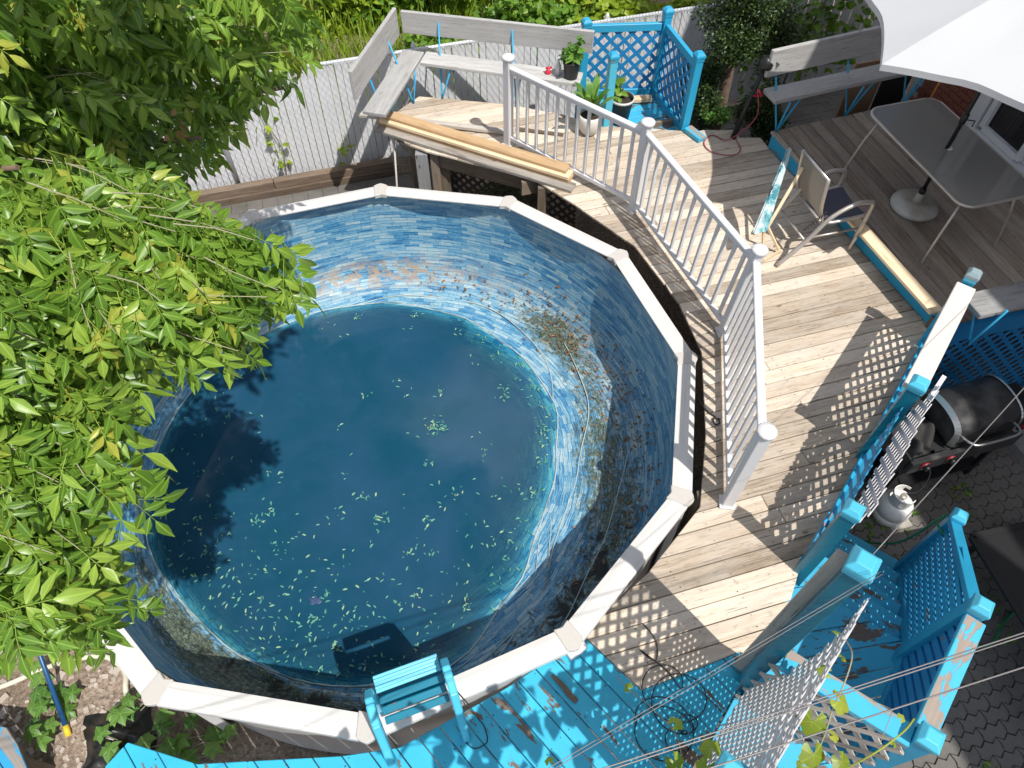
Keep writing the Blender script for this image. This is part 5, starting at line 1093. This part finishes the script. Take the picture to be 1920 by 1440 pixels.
TW_FAR2="""-2.37,3.22,4.48 -1.93,4.32,4.17 -1.91,4.54,3.73 -2.53,2.94,3.73 -2.26,3.57,3.77 -2.62,2.9,3.86 -2.09,4.31,3.65 -1.62,4.64,4.15 -2.4,4.05,4.39 -2.07,3.92,4.03 -2.28,3.59,3.5 -1.69,4.75,3.61 -2.18,4.48,4.21 -2.84,3.1,4.05 -2.21,4.06,3.52 -2.44,3.25,3.96 -2.75,3.32,3.92 -2.27,4.01,4.17 -1.76,4.56,3.97 -2.67,3.68,4.53 -2.15,3.55,4.25 -1.46,4.99,3.84 -1.94,4.09,4.03 -2.73,3.31,4.22 -2.5,3.23,4.26 -2.1,3.96,4.58 -1.86,4.33,3.59 -2.36,3.5,4.14 -2.23,3.43,4.72 -2.42,3.67,4.43 -3.04,3.04,3.72 -2.17,4.2,4.08 -2.52,3.2,4.52 -2.4,3.35,4.57 -1.96,4.73,4.27 -2.51,3.41,4.83 -1.44,4.92,4.09 -2.6,3.64,3.34 -2.76,3.05,3.91 -2.13,3.5,4.07 -2.21,3.61,4.4 -2.58,3.03,4.49 -2.55,3.78,4.16 -2.44,2.93,3.99 -2.5,4.26,4.47 -2.59,3.41,3.63 -2.75,3.53,4.55 -1.72,4.38,4.29 -2.36,4.41,4.17 -2.68,3,4.33 -2.49,3.71,4.69 -2.43,3.05,3.68 -2.44,3.24,4.14 -2.07,4.29,3.41"""
def parse(s): return [Vector([float(q) for q in w_.split(',')]) for w_ in s.split()]
tree = thing('box_elder_tree', 'large leafy tree leaning over the left side of the pool', 'tree', (-5.4, 3.4, 0))
TR0 = V3(-5.4, 3.4, 0); HUB = V3(-4.6, 2.9, 4.4)
MB().tube(arc([TR0, TR0+V3(.1, -.05, 1.6), TR0+V3(.35, -.2, 3.2), HUB, V3(-4.3, 4.6, 6.4), V3(-4.2, 6.0, 8.4)]), [.26-.007*i for i in range(31)], 12).build('trunk', M['bark'], tree)
def leaflet(L, W_, fold, droop, rot, org, nseg=4):
    """folded lance-shaped leaflet; returns verts, faces, uvs"""
    prof = [0.0, .62, 1.0, .78, .38, 0.0][:]; n = len(prof); v = []; uvs = []
    for i in range(n):
        x = i/(n-1); z = -droop*x*x*L; wv = .05*L*math.sin(x*9)
        for s_ in (-1, 0, 1):
            y = s_*W_*prof[i]; v.append(Vector((x*L, y, z+abs(y)*fold+(wv if s_ else 0)*.35))); uvs.append((x, s_*prof[i]*.8))
    f = []
    for i in range(n-1):
        a = i*3
        if i == 0: f += [[a+1, a+3, a+4], [a+1, a+4, a+5]]
        elif i == n-2: f += [[a, a+4, a+1], [a+1, a+4, a+2]]
        else: f += [[a, a+3, a+4, a+1], [a+1, a+4, a+5, a+2]]
    Mx = Matrix.Translation(org) @ rot
    return [Mx @ p for p in v], f, uvs
def compound(seed):
    rd = random.Random(seed); V_, F_, UV_ = [], [], []
    RL = rd.uniform(.11, .15)
    def add(org, yaw, roll, L, pitch):
        v, f, q = leaflet(L, L*rd.uniform(.165, .215), rd.uniform(.15, .55), rd.uniform(.12, .45), Matrix.Rotation(yaw, 4, 'Z') @ Matrix.Rotation(pitch, 4, 'Y') @ Matrix.Rotation(roll, 4, 'X'), org)
        n = len(V_); V_.extend(v); F_.extend([[n+i for i in g] for g in f]); UV_.extend(q)
    for t, L in ((.5, .095), (.8, .10)):
        for s_ in (-1, 1):
            add(Vector((RL*t, s_*.003, -.03*t*t)), s_*rd.uniform(.75, 1.15), s_*rd.uniform(-.2, .5), L*rd.uniform(.85, 1.15), rd.uniform(.0, .45))
    add(Vector((RL, 0, -.03)), rd.uniform(-.2, .2), rd.uniform(-.3, .3), .115*rd.uniform(.9, 1.15), rd.uniform(.1, .5))
    n = len(V_); pts = [Vector((0, 0, 0)), Vector((RL*.5, 0, -.008)), Vector((RL, 0, -.03))]
    for p in pts:
        for dy, dz in ((-.0018, 0), (.0018, 0), (0, .0025)): V_.append(p+Vector((0, dy, dz))); UV_.append((.5, 0))
    for i in range(2):
        a = n+i*3
        for j in range(3): k = (j+1) % 3; F_.append([a+j, a+k, a+3+k, a+3+j])
    return V_, F_, UV_
CMP = [compound(s_) for s_ in range(6)]
def leafmesh(c, name='leaf', mat=M['leaf']):
    me = bpy.data.meshes.new(name); me.from_pydata([p[:] for p in c[0]], [], c[1]); ul = me.uv_layers.new(name='UVMap')
    ul.data.foreach_set('uv', [x for f in c[1] for i in f for x in c[2][i]]); me.materials.append(mat); me.polygons.foreach_set('use_smooth', [True]*len(me.polygons)); return me
LME = [leafmesh(c) for c in CMP]
def basis(x, up):
    x = x.normalized(); y = up.cross(x)
    if y.length < 1e-3: y = Vector((0, 1, 0))
    y.normalize(); z = x.cross(y); m = Matrix((x, y, z)).transposed(); return m.to_4x4()
placed = []; tw = MB()
def grow(anchors, nl, tl, scale, droop):
    for A in anchors:
        out = (A-HUB); out.z = 0; out.normalize(); d = (out+Vector((random.gauss(0, .35), random.gauss(0, .35), random.gauss(-.18, .2)))).normalized()
        B = A-d*tl; Bm = A-d*tl*.5+Vector((random.gauss(0, .02), random.gauss(0, .02), .025))
        if random.random() < .55: tw.tube([B, B.lerp(Bm, .5), Bm, A], [.0034*scale, .003*scale, .0025*scale, .0015], 5, False)
        side = Vector((-d.y, d.x, 0)).normalized()
        for k in range(nl):
            t = 1-k/(nl)*1.0; p = B.lerp(Bm, min(1, t*2)) if t < .5 else Bm.lerp(A, (t-.5)*2)
            s_ = 1 if k % 2 else -1
            x = (d*random.uniform(.35, .8) + side*s_*random.uniform(.3, .95) + Vector((0, 0, -droop*random.uniform(.3, 1.5)))) if k else d+Vector((0, 0, -droop*.6))
            p = p+Vector((0, 0, random.gauss(.01, .02))); up = Vector((random.gauss(.12, .45), random.gauss(-.15, .45), 1))
            sc = scale*random.uniform(.78, 1.18)*(.8 if t > .9 else 1)*min(1, max(.6, (p-Vector((0, 0, CAMZ))).length/2.6))
            placed.append((random.randrange(6), Matrix.Translation(p) @ basis(x, up) @ Matrix.Scale(sc, 4)))
grow(parse(TW_NEAR), 8, .25, .80, .75); n_near = len(placed)
grow(parse(TW_FAR), 8, .34, 1.0, .8); n_far = len(placed)
grow(parse(TW_NEAR2), 9, .3, .88, .5); grow(parse(TW_FAR2), 9, .4, 1.15, .5)
tw.build('twigs', M['twig'], tree, kind='stuff')
for tgt in ((-1.2, 1.55, 4.4), (-1.5, 1.0, 4.3), (-1.9, 2.3, 4.6), (-2.0, .7, 4.2), (-1.6, 3.2, 4.1), (-2.2, 3.0, 4.6), (-1.3, 4.0, 3.9), (-2.4, 1.6, 4.5)):
    T_ = V3(*tgt); mid = HUB.lerp(T_, .5)+V3(0, 0, -.18); MB().tube(arc([HUB, mid, T_]), [.05-.0033*i for i in range(13)], 7).build('branch', M['bark'], tree)
for tgt in ((-3.4, 6.6, 7.6), (-5.4, 7.2, 8.2), (-1.4, 7.2, 8.0), (-2.6, 8.2, 8.4)):
    T_ = V3(*tgt); S_ = V3(-4.25, 5.2, 7.2); MB().tube(arc([S_, S_.lerp(T_, .5)+V3(0, 0, .2), T_]), [.09-.006*i for i in range(13)], 7).build('branch', M['bark'], tree)
cpos = Vector((0, 0, CAMZ))
order = sorted(range(n_near), key=lambda i: (placed[i][1].translation-cpos).length); single = set(order[:290])
inv = Matrix.Translation(-Vector(tree.location))
VV, FF, UU, TT = [], [], [], []; nv = 0
arr = [(np.array([p[:] for p in c[0]]), c[1], c[2]) for c in CMP]
for i, (k, mx) in enumerate(placed):
    if i in single:
        o = bpy.data.objects.new('leaf', LME[k]); COL.objects.link(o); o.parent = tree; o.matrix_parent_inverse = inv; o.matrix_basis = mx; continue
    a, f, q = arr[k]; m = np.array(mx); VV.append(a @ m[:3, :3].T + m[:3, 3]); FF += [[nv+j for j in g] for g in f]; UU += [x for g in f for j in g for x in q[j]]; TT.append(np.full(len(a), random.random()*.999, np.float32)); nv += len(a)
me = bpy.data.meshes.new('foliage'); me.from_pydata(np.concatenate(VV).tolist(), [], FF); ul = me.uv_layers.new(name='UVMap'); ul.data.foreach_set('uv', UU)
at = me.attributes.new('tint', 'FLOAT', 'POINT'); at.data.foreach_set('value', np.concatenate(TT)); me.materials.append(M['leaf']); me.polygons.foreach_set('use_smooth', [True]*len(me.polygons))
fo = bpy.data.objects.new('foliage', me); COL.objects.link(fo); adopt(fo, tree); fo['kind'] = 'stuff'
crown = np.concatenate([blob((-4.3, 7.4, 8.3), (2.4, 2.1, 1.9), 9000, .3, 10), blob((-1.0, 7.2, 8.1), (.75, .8, .6), 1200, .2), blob((-.65, 2.05, 6.85), (.75, .55, .35), 300, .1), blob((-1.6, 2.3, 7.0), (.7, .6, .4), 170, .1), blob((-2.4, 8.3, 8.6), (1.1, .9, .8), 1800, .2), blob((-5.6, 4.2, 6.6), (1.3, 1.3, 1.0), 2200, .2)])
leaf_cloud('crown', M['leaf'], tree, crown, .16)
ldv = thing('dry_leaf_cluster', 'curled dry brown leaf cluster hanging in the dark upper leaves', 'leaf', (-1.48, 2.75, 4.5), None)
leaf_cloud('leaves', M['deadleaf'], ldv, np.array([(-1.48+random.gauss(0, .02), 2.75+random.gauss(0, .02), 4.50+random.gauss(0, .05)) for _ in range(10)]), .045, .1)

# ================================================================ LEAVES IN THE POOL
P = []
for _ in range(84):
    th = random.uniform(0, 360); q = random.random()**.5; th = th if random.random() < .66 else random.uniform(205, 300)
    r = interp(th, RWT)*q*.97; c = PC_+V3(r*math.cos(R(th)), r*math.sin(R(th)), WL+.004)
    for _ in range(random.choice((1, 2, 2, 3, 4, 6, 9))): P.append((c.x+random.gauss(0, .035), c.y+random.gauss(0, .035), c.z))
for _ in range(420):
    th = random.gauss(245, 36); q = 1-abs(random.gauss(0, .24)); r = interp(th, RWT)*max(.2, q)*.97; P.append((PC_.x+r*math.cos(R(th)), PC_.y+r*math.sin(R(th)), WL+.003))
for _ in range(120):
    th = random.uniform(-60, 75); q = random.uniform(.86, .99); r = interp(th, RWT)*q; P.append((PC_.x+r*math.cos(R(th)), PC_.y+r*math.sin(R(th)), WL+.003))
def flat_leaves(name, mat, pts, size, parent=None, kind='stuff', tilt=.25):
    m = MB(); tints = []
    for p in pts:
        a = random.uniform(0, 6.28); L = size*random.uniform(.45, 1.25); W_ = L*random.uniform(.25, .42); d = V3(math.cos(a), math.sin(a), random.uniform(-tilt, tilt)*.3); s_ = V3(-math.sin(a), math.cos(a), random.uniform(-tilt, tilt)); c = Vector(p); n = len(m.v)
        for t, w_ in ((0, 0), (.3, 1), (.7, .8), (1, 0)):
            for k in (-1, 0, 1): m.v.append(c+d*(t-.5)*L+s_*k*w_*W_*.5+V3(0, 0, abs(k)*.006*w_))
        for i in range(3):
            b = n+i*3; z_ = [(i/3, -.8), (i/3, 0), ((i+1)/3, 0), ((i+1)/3, -.8)]
            m.face([b, b+3, b+4, b+1], [(i/3, -.8), ((i+1)/3, -.8), ((i+1)/3, 0), (i/3, 0)], True); m.face([b+1, b+4, b+5, b+2], [(i/3, 0), ((i+1)/3, 0), ((i+1)/3, .8), (i/3, .8)], True)
        tints += [random.random()*.999]*12
    o = m.build(name, mat, parent, kind=kind); at = o.data.attributes.new('tint', 'FLOAT', 'POINT'); at.data.foreach_set('value', np.array(tints, np.float32)); return o
lt = flat_leaves('leaf_litter', M['litter'], P, .042); lt['label'] = 'pale green fallen leaves floating on the murky pool water'
DB = []
for _ in range(420):
    th = random.gauss(40, 20) if random.random() < .6 else random.uniform(-60, 90); t = random.gauss(1.15, .22); 
    if .7 < t < 1.9: DB.append(onb(th, t, .012)[:])
for _ in range(320): DB.append(onb(random.uniform(-70, 60), random.uniform(.62, 1.1), .02)[:])
dbo = flat_leaves('leaf_debris', M['deadleaf'], DB, .045, tilt=1.2); dbo['label'] = 'brown dead leaves and twigs washed up along the right wall foot'
sp = thing('floating_sprig', 'bright green leafy sprig floating near the middle of the pool', 'sprig', (-.78, 3.95, WL)); flat_leaves('leaf', M['litter'], [(-.78+random.gauss(0, .055), 3.97+random.gauss(0, .06), WL+.006+.01*random.random()) for _ in range(42)], .042, sp)
pv = thing('sunken_maple_leaf', 'single violet five lobed leaf in the near part of the pool', 'leaf', (-1.72, 2.15, WL))
for k in range(5):
    a = R(100+(k-2)*42); c = V3(-1.72, 2.15, WL+.005); d = V3(math.cos(a), math.sin(a), 0); s_ = V3(-d.y, d.x, 0); L = .085 if k in (1, 2, 3) else .06; m = MB(); m.v = [c, c+d*L*.45+s_*L*.24, c+d*L, c+d*L*.45-s_*L*.24, c+d*L*.5+V3(0, 0, .004)]; m.face([0, 3, 4], [(0, .1)]*3); m.face([3, 2, 4], [(0, .3)]*3); m.face([2, 1, 4], [(0, .3)]*3); m.face([1, 0, 4], [(0, .1)]*3); m.build('lobe', M['palmleaf'], pv)

# ================================================================ NEAR LEFT CORNER
ws = thing('weathered_steps', 'weathered wooden steps with traces of blue paint in the lower left corner', 'steps', (-4, .6, 0))
planks(ws, [(-4.6, 1.18), (-3.70, 1.07), (-3.42, .74), (-3.46, .1), (-4.6, .1)], (.75, -.66, 0), .145, .56, .03, M['bluesplit'], .007, .004); MB().bar((-3.66, .96, .48), (-3.44, .70, .48), .03, .12).build('fascia', M['shadowwood'], ws)
for p in ((-3.62, .85), (-4.4, .9), (-4.3, .2)): MB().bar((p[0], p[1], 0), (p[0], p[1], .53), .08, .08, U).build('support_post', M['shadowwood'], ws)
bp = thing('pool_pole', 'dark blue pool pole with a yellow fitting lying on the soil', 'pole', (-3.7, 1.4, 0)); MB().tube([(-4.05, 2.1, .62), (-3.80, 1.62, .34), (-3.58, 1.17, .06)], .019, 9).build('tube', M['bluepipe'], bp); MB().tube([(-3.585, 1.18, .065), (-3.55, 1.11, .03)], .024, 9).build('fitting', M['yellow'], bp)
hs = MB().tube(arc([(-4.6, 1.35, .03), (-4.2, 1.50, .03), (-3.95, 1.62, .04), (-3.7, 1.70, .04), (-3.45, 1.72, .04), (-3.25, 1.60, .05), (-3.18, 1.45, .08), (-3.15, 1.36, .02)]), .022, 9).build('pool_hose', M['creamhose']); tag(hs, 'cream pool hose curving over the soil beside the pool', 'hose')
bgm = MB().grid(lambda a, b: V3(-3.42+.52*a+.06*math.sin(b*5), .80+.46*b+.10*a, .015+.20*math.sin(math.pi*a)*math.sin(math.pi*b)*(.7+.4*math.sin(a*9+b*7)*math.sin(b*11))), 26, 22).build('plastic_bag', M['bag']); tag(bgm, 'crumpled black plastic bag on the soil under the creeper leaves', 'bag')
rb_ = MB()
for _ in range(340):
    x, y = random.uniform(-4.5, -2.9), random.uniform(.75, 2.3); r_ = random.uniform(.008, .028)*(1 if random.random() < .9 else 1.6); a_ = random.uniform(0, 6.28)
    rb_.obox((x, y, r_*.3), (math.cos(a_)*r_, math.sin(a_)*r_, random.uniform(-.3, .3)*r_), (-math.sin(a_)*r_*.7, math.cos(a_)*r_*.7, random.uniform(-.3, .3)*r_), (0, 0, r_*.45))
rb_.build('rubble', M['concrete_pale'], None, .004, 'pale stone chips scattered over the soil in the lower left corner', 'stuff')
tag(MB().bar((-4.5, 1.72, .03), (-3.72, 1.95, .03), .16, .035).build('pale_plank', M['greyboard'], None, .005), 'pale weathered plank lying on the soil under the tree at the left edge', 'plank')
def palmate(t, c, s, az, mat, tilt=.3, n=5):
    m = MB(); c = Vector(c)
    for k in range(n):
        a = az+(k-(n-1)/2)*(1.15 if n == 5 else .9); L = s*(1 if abs(k-(n-1)/2) < 1.5 else .8)
        v, f, q = leaflet(L, L*.36, .3, .25, Matrix.Rotation(a, 4, 'Z') @ Matrix.Rotation(random.uniform(-.1, tilt), 4, 'Y'), c); n0 = len(m.v); m.v += v
        for g in f: m.face([n0+i for i in g], [q[i] for i in g], True)
    m.build('leaf', mat, t)
def creeper(label, spots, s, zmax):
    t = thing('creeper_plant', label, 'creeper', (spots[0][0], spots[0][1], 0), 'creepers on the soil by the pool')
    st_ = [V3(x, y, .03) for x, y in spots]; MB().tube(arc(st_, 3), .004, 5).build('stem', M['twig'], t)
    for x, y in spots:
        for _ in range(2):
            z = random.uniform(.06, zmax); p = V3(x+random.gauss(0, .07), y+random.gauss(0, .07), z); MB().tube([(x, y, .03), p], .003, 4).build('stalk', M['twig'], t); palmate(t, p, s*random.uniform(.8, 1.15), random.uniform(0, 6.28), M['creeper'])
creeper('sunlit creeper with five part leaves beside the blue pole', [(-3.86, 1.50), (-3.80, 1.38), (-3.72, 1.25), (-3.82, 1.18), (-3.70, 1.10), (-3.68, 1.42), (-3.60, 1.32)], .10, .3)
creeper('creeper clump at the pool rim corner above the black bag', [(-3.10, 1.26), (-3.02, 1.36), (-2.95, 1.42), (-3.12, 1.14), (-3.05, 1.05)], .10, .35)
creeper('shaded creeper under the pool wall behind the blue deck edge', [(-2.80, 1.18), (-2.70, 1.08), (-2.52, 1.10), (-2.34, 1.0), (-2.2, .98), (-2.55, .95), (-2.7, .92), (-2.4, 1.12), (-2.9, 1.02)], .10, .35)
creeper('dark creeper leaves at the left edge below the tree', [(-4.3, 1.75), (-4.2, 1.9), (-4.0, 1.95), (-4.4, 1.6), (-3.9, 1.85)], .10, .3)

# ================================================================ GRAPE VINE, WIRES AND CABLES
gv = thing('grape_vine', 'young grape vine with yellow green leaves on the tall screen', 'vine', (1.45, .8, D))
main = arc([(1.30, .35, 1.3), (1.36, .52, 2.6), (1.43, .72, 2.92), (1.50, .84, 2.98), (1.56, .94, 2.95), (1.64, 1.06, 2.75), (1.70, 1.13, 2.60)]); MB().tube(main, .0035, 5).build('stem', M['pinkcord'] if False else M['twig'], gv)
MB().tube(arc([(1.36, .45, 2.75), (1.52, .52, 2.95), (1.66, .60, 3.0), (1.74, .66, 2.98)]), .004, 5).build('stem', M['vineleaf'], gv); MB().tube(arc([(1.56, .55, 2.96), (1.62, .66, 3.02), (1.66, .70, 2.96), (1.60, .74, 2.94)]), .0016, 4).build('tendril', M['twig'], gv)
MB().tube(arc([(.95, .35, 1.4), (.92, .70, 2.0), (.84, .95, 1.75), (.72, 1.10, 1.62), (.66, 1.18, 1.6)]), .003, 5).build('stem', M['twig'], gv)
def grape(c, s, az, tx=.3):
    m = MB(); c = Vector(c); rim = []; N_ = 22
    for k in range(N_):
        a = R(-155+310*k/(N_-1)); r = s*(.78+.22*math.cos(a*2.5)**2)*(1.0+.07*(k % 2))*(1 if abs(a) < 2.2 else .85); rim.append(Vector((r*math.cos(a), r*math.sin(a)*.95, -.22*r*r/s+.02*math.sin(k*1.3)*s)))
    mx = Matrix.Translation(c) @ Matrix.Rotation(az, 4, 'Z') @ Matrix.Rotation(tx, 4, 'Y') @ Matrix.Rotation(random.uniform(-.4, .4), 4, 'X')
    n = 0; m.v = [mx @ Vector((0, 0, 0))] + [mx @ (p*.5+Vector((0, 0, .05*s))) for p in rim] + [mx @ p for p in rim]
    for k in range(N_-1):
        y = abs((k-10.5)/10.5) % .4*2
        m.face([0, 1+k, 2+k], [(0, .05), (.5, y), (.5, y+.1)], True); m.face([1+k, 1+N_+k, 2+N_+k, 2+k], [(.5, y), (1, y), (1, y+.1), (.5, y+.1)], True)
    m.build('leaf', M['vineleaf'], gv)
for c, s, az, tx in (((1.46, .74, 2.93), .060, -.6, .35), ((1.32, .66, 2.92), .072, -2.0, .6), ((1.30, .53, 2.90), .068, -1.6, .5), ((1.43, .87, 2.92), .036, 2.8, .2), ((1.52, .93, 2.93), .026, .4, .6), ((1.66, 1.13, 2.64), .03, 1.6, .7), ((1.39, .60, 2.94), .03, -.3, .3), ((1.40, .50, 2.93), .05, -1.2, .3), ((1.25, .49, 2.88), .03, -2.6, .3), ((1.68, .66, 2.99), .022, .6, .2), ((.90, .58, 2.75), .055, 1.9, .3), ((.86, .50, 2.78), .05, -2.2, .4), ((.92, .84, 1.95), .05, .5, .3), ((.86, .62, 2.1), .06, -1.1, .3), ((.72, 1.10, 1.64), .035, 2.2, .5), ((.20, .64, 2.0), .028, 1.7, .4), ((1.22, .42, 2.82), .06, -1.9, .4), ((1.62, .56, 2.98), .02, .9, .3)): grape(c, s, az, tx)
pts = np.concatenate([np.array([(random.gauss(.75, .38), random.gauss(-.10, .16), random.gauss(3.55, .22)) for _ in range(95)])]); pts = pts[(pts[:, 1] < .22)]
leaf_cloud('leaves', M['vineleaf'], gv, pts, .17, .8)
MB().tube(arc([(1.22, .42, 2.8), (1.0, .15, 3.3), (.7, -.1, 3.5), (.2, -.2, 3.6)]), .004, 5).build('stem', M['twig'], gv)
def wire(name, label, a, b, r, sag, grp=None, two=0.0):
    a = Vector(a); b = Vector(b); L = (b-a).length; d = (b-a).normalized(); n = V3(-d.y, d.x, 0); N_ = 40
    t = thing(name, label, 'wire', a, grp)
    for k in ((-1, 1) if two else (0,)):
        MB().tube([a.lerp(b, i/N_)+V3(0, 0, -sag*4*(i/N_)*(1-i/N_))+n*k*two for i in range(N_+1)], r, 6).build('strand', M['wire'], t)
    return t
wire('overhead_wire', 'twin grey overhead wire crossing low at the lower right', (7.0, 2.235, 3.8), (-9, -2.26, 3.8), .0024, 0, None, .0048)
wire('overhead_wire', 'single grey overhead wire nearest the bottom right corner', (7.0, 2.10, 3.8), (-9, -2.28, 3.8), .0028, 0)
wire('overhead_wire', 'thin pair of wires running from the fat teal post over the blue deck', (1.60, 1.17, 3.35), (-6.0, -2.77, 3.35), .0015, 0, None, .006)
wire('clothes_line', 'thin taut line from the fat teal post towards the house', (1.62, 1.28, 3.27), (6.2, 5.24, 3.15), .0028, 0)
cc = []; 
for k in range(150):
    a = k*.42; r = .10+.09*math.sin(k*.11)+.03*math.sin(k*.37); cc.append((1.02+.12*math.sin(k*.05)+r*math.cos(a)*1.1, 1.10-.0022*k+.08*math.cos(k*.07)+r*math.sin(a), D+.012+.012*abs(math.sin(k*.7))))
cc = [(.92, 1.62, D+.01), (1.0, 1.5, D+.012), (.98, 1.36, D+.012), (.88, 1.44, D+.012), (1.05, 1.3, D+.012)]+cc[:84]
cb = MB().tube(arc(cc, 3), .004, 5).build('coiled_cable', M['cable']); tag(cb, 'tangled black cable lying across the blue and brown planks', 'cable')
c2 = MB().tube(arc([(-.42, 1.20, 1.36), (-.30, 1.08, 1.37), (-.22, .99, 1.30), (-.18, .95, D+.012), (-.16, .86, D+.012), (-.24, .82, D+.012), (-.30, .86, D+.012)]), .004, 5).build('cord_loop', M['cable']); tag(c2, 'short dark cord looped over the rim right of the pool ladder', 'cord')
c3 = MB().tube(arc([(1.60, 3.55, D+.01), (1.66, 3.42, D+.012), (1.72, 3.36, D+.012), (1.75, 3.30, D+.02), (1.71, 3.28, D+.02), (1.70, 3.34, D+.02), (1.76, 3.33, D+.02)]), .007, 5).build('cable_end', M['cable']); tag(c3, 'little knot of dark cable on the narrow deck strip by the railing', 'cable')
sg = MB().tube(arc([(.27, 1.27, D+.012), (.33, 1.21, D+.018), (.38, 1.15, D+.014), (.43, 1.10, D+.012)]), [.012, .012, .014, .015, .015, .017, .018, .018, .018, .02, .02, .022, .022, .02, .02, .02, .02, .018, .014][:19], 6).build('rotten_stick', M['bark']); tag(sg, 'rotten brown stick lying on the bright blue planks', 'stick')
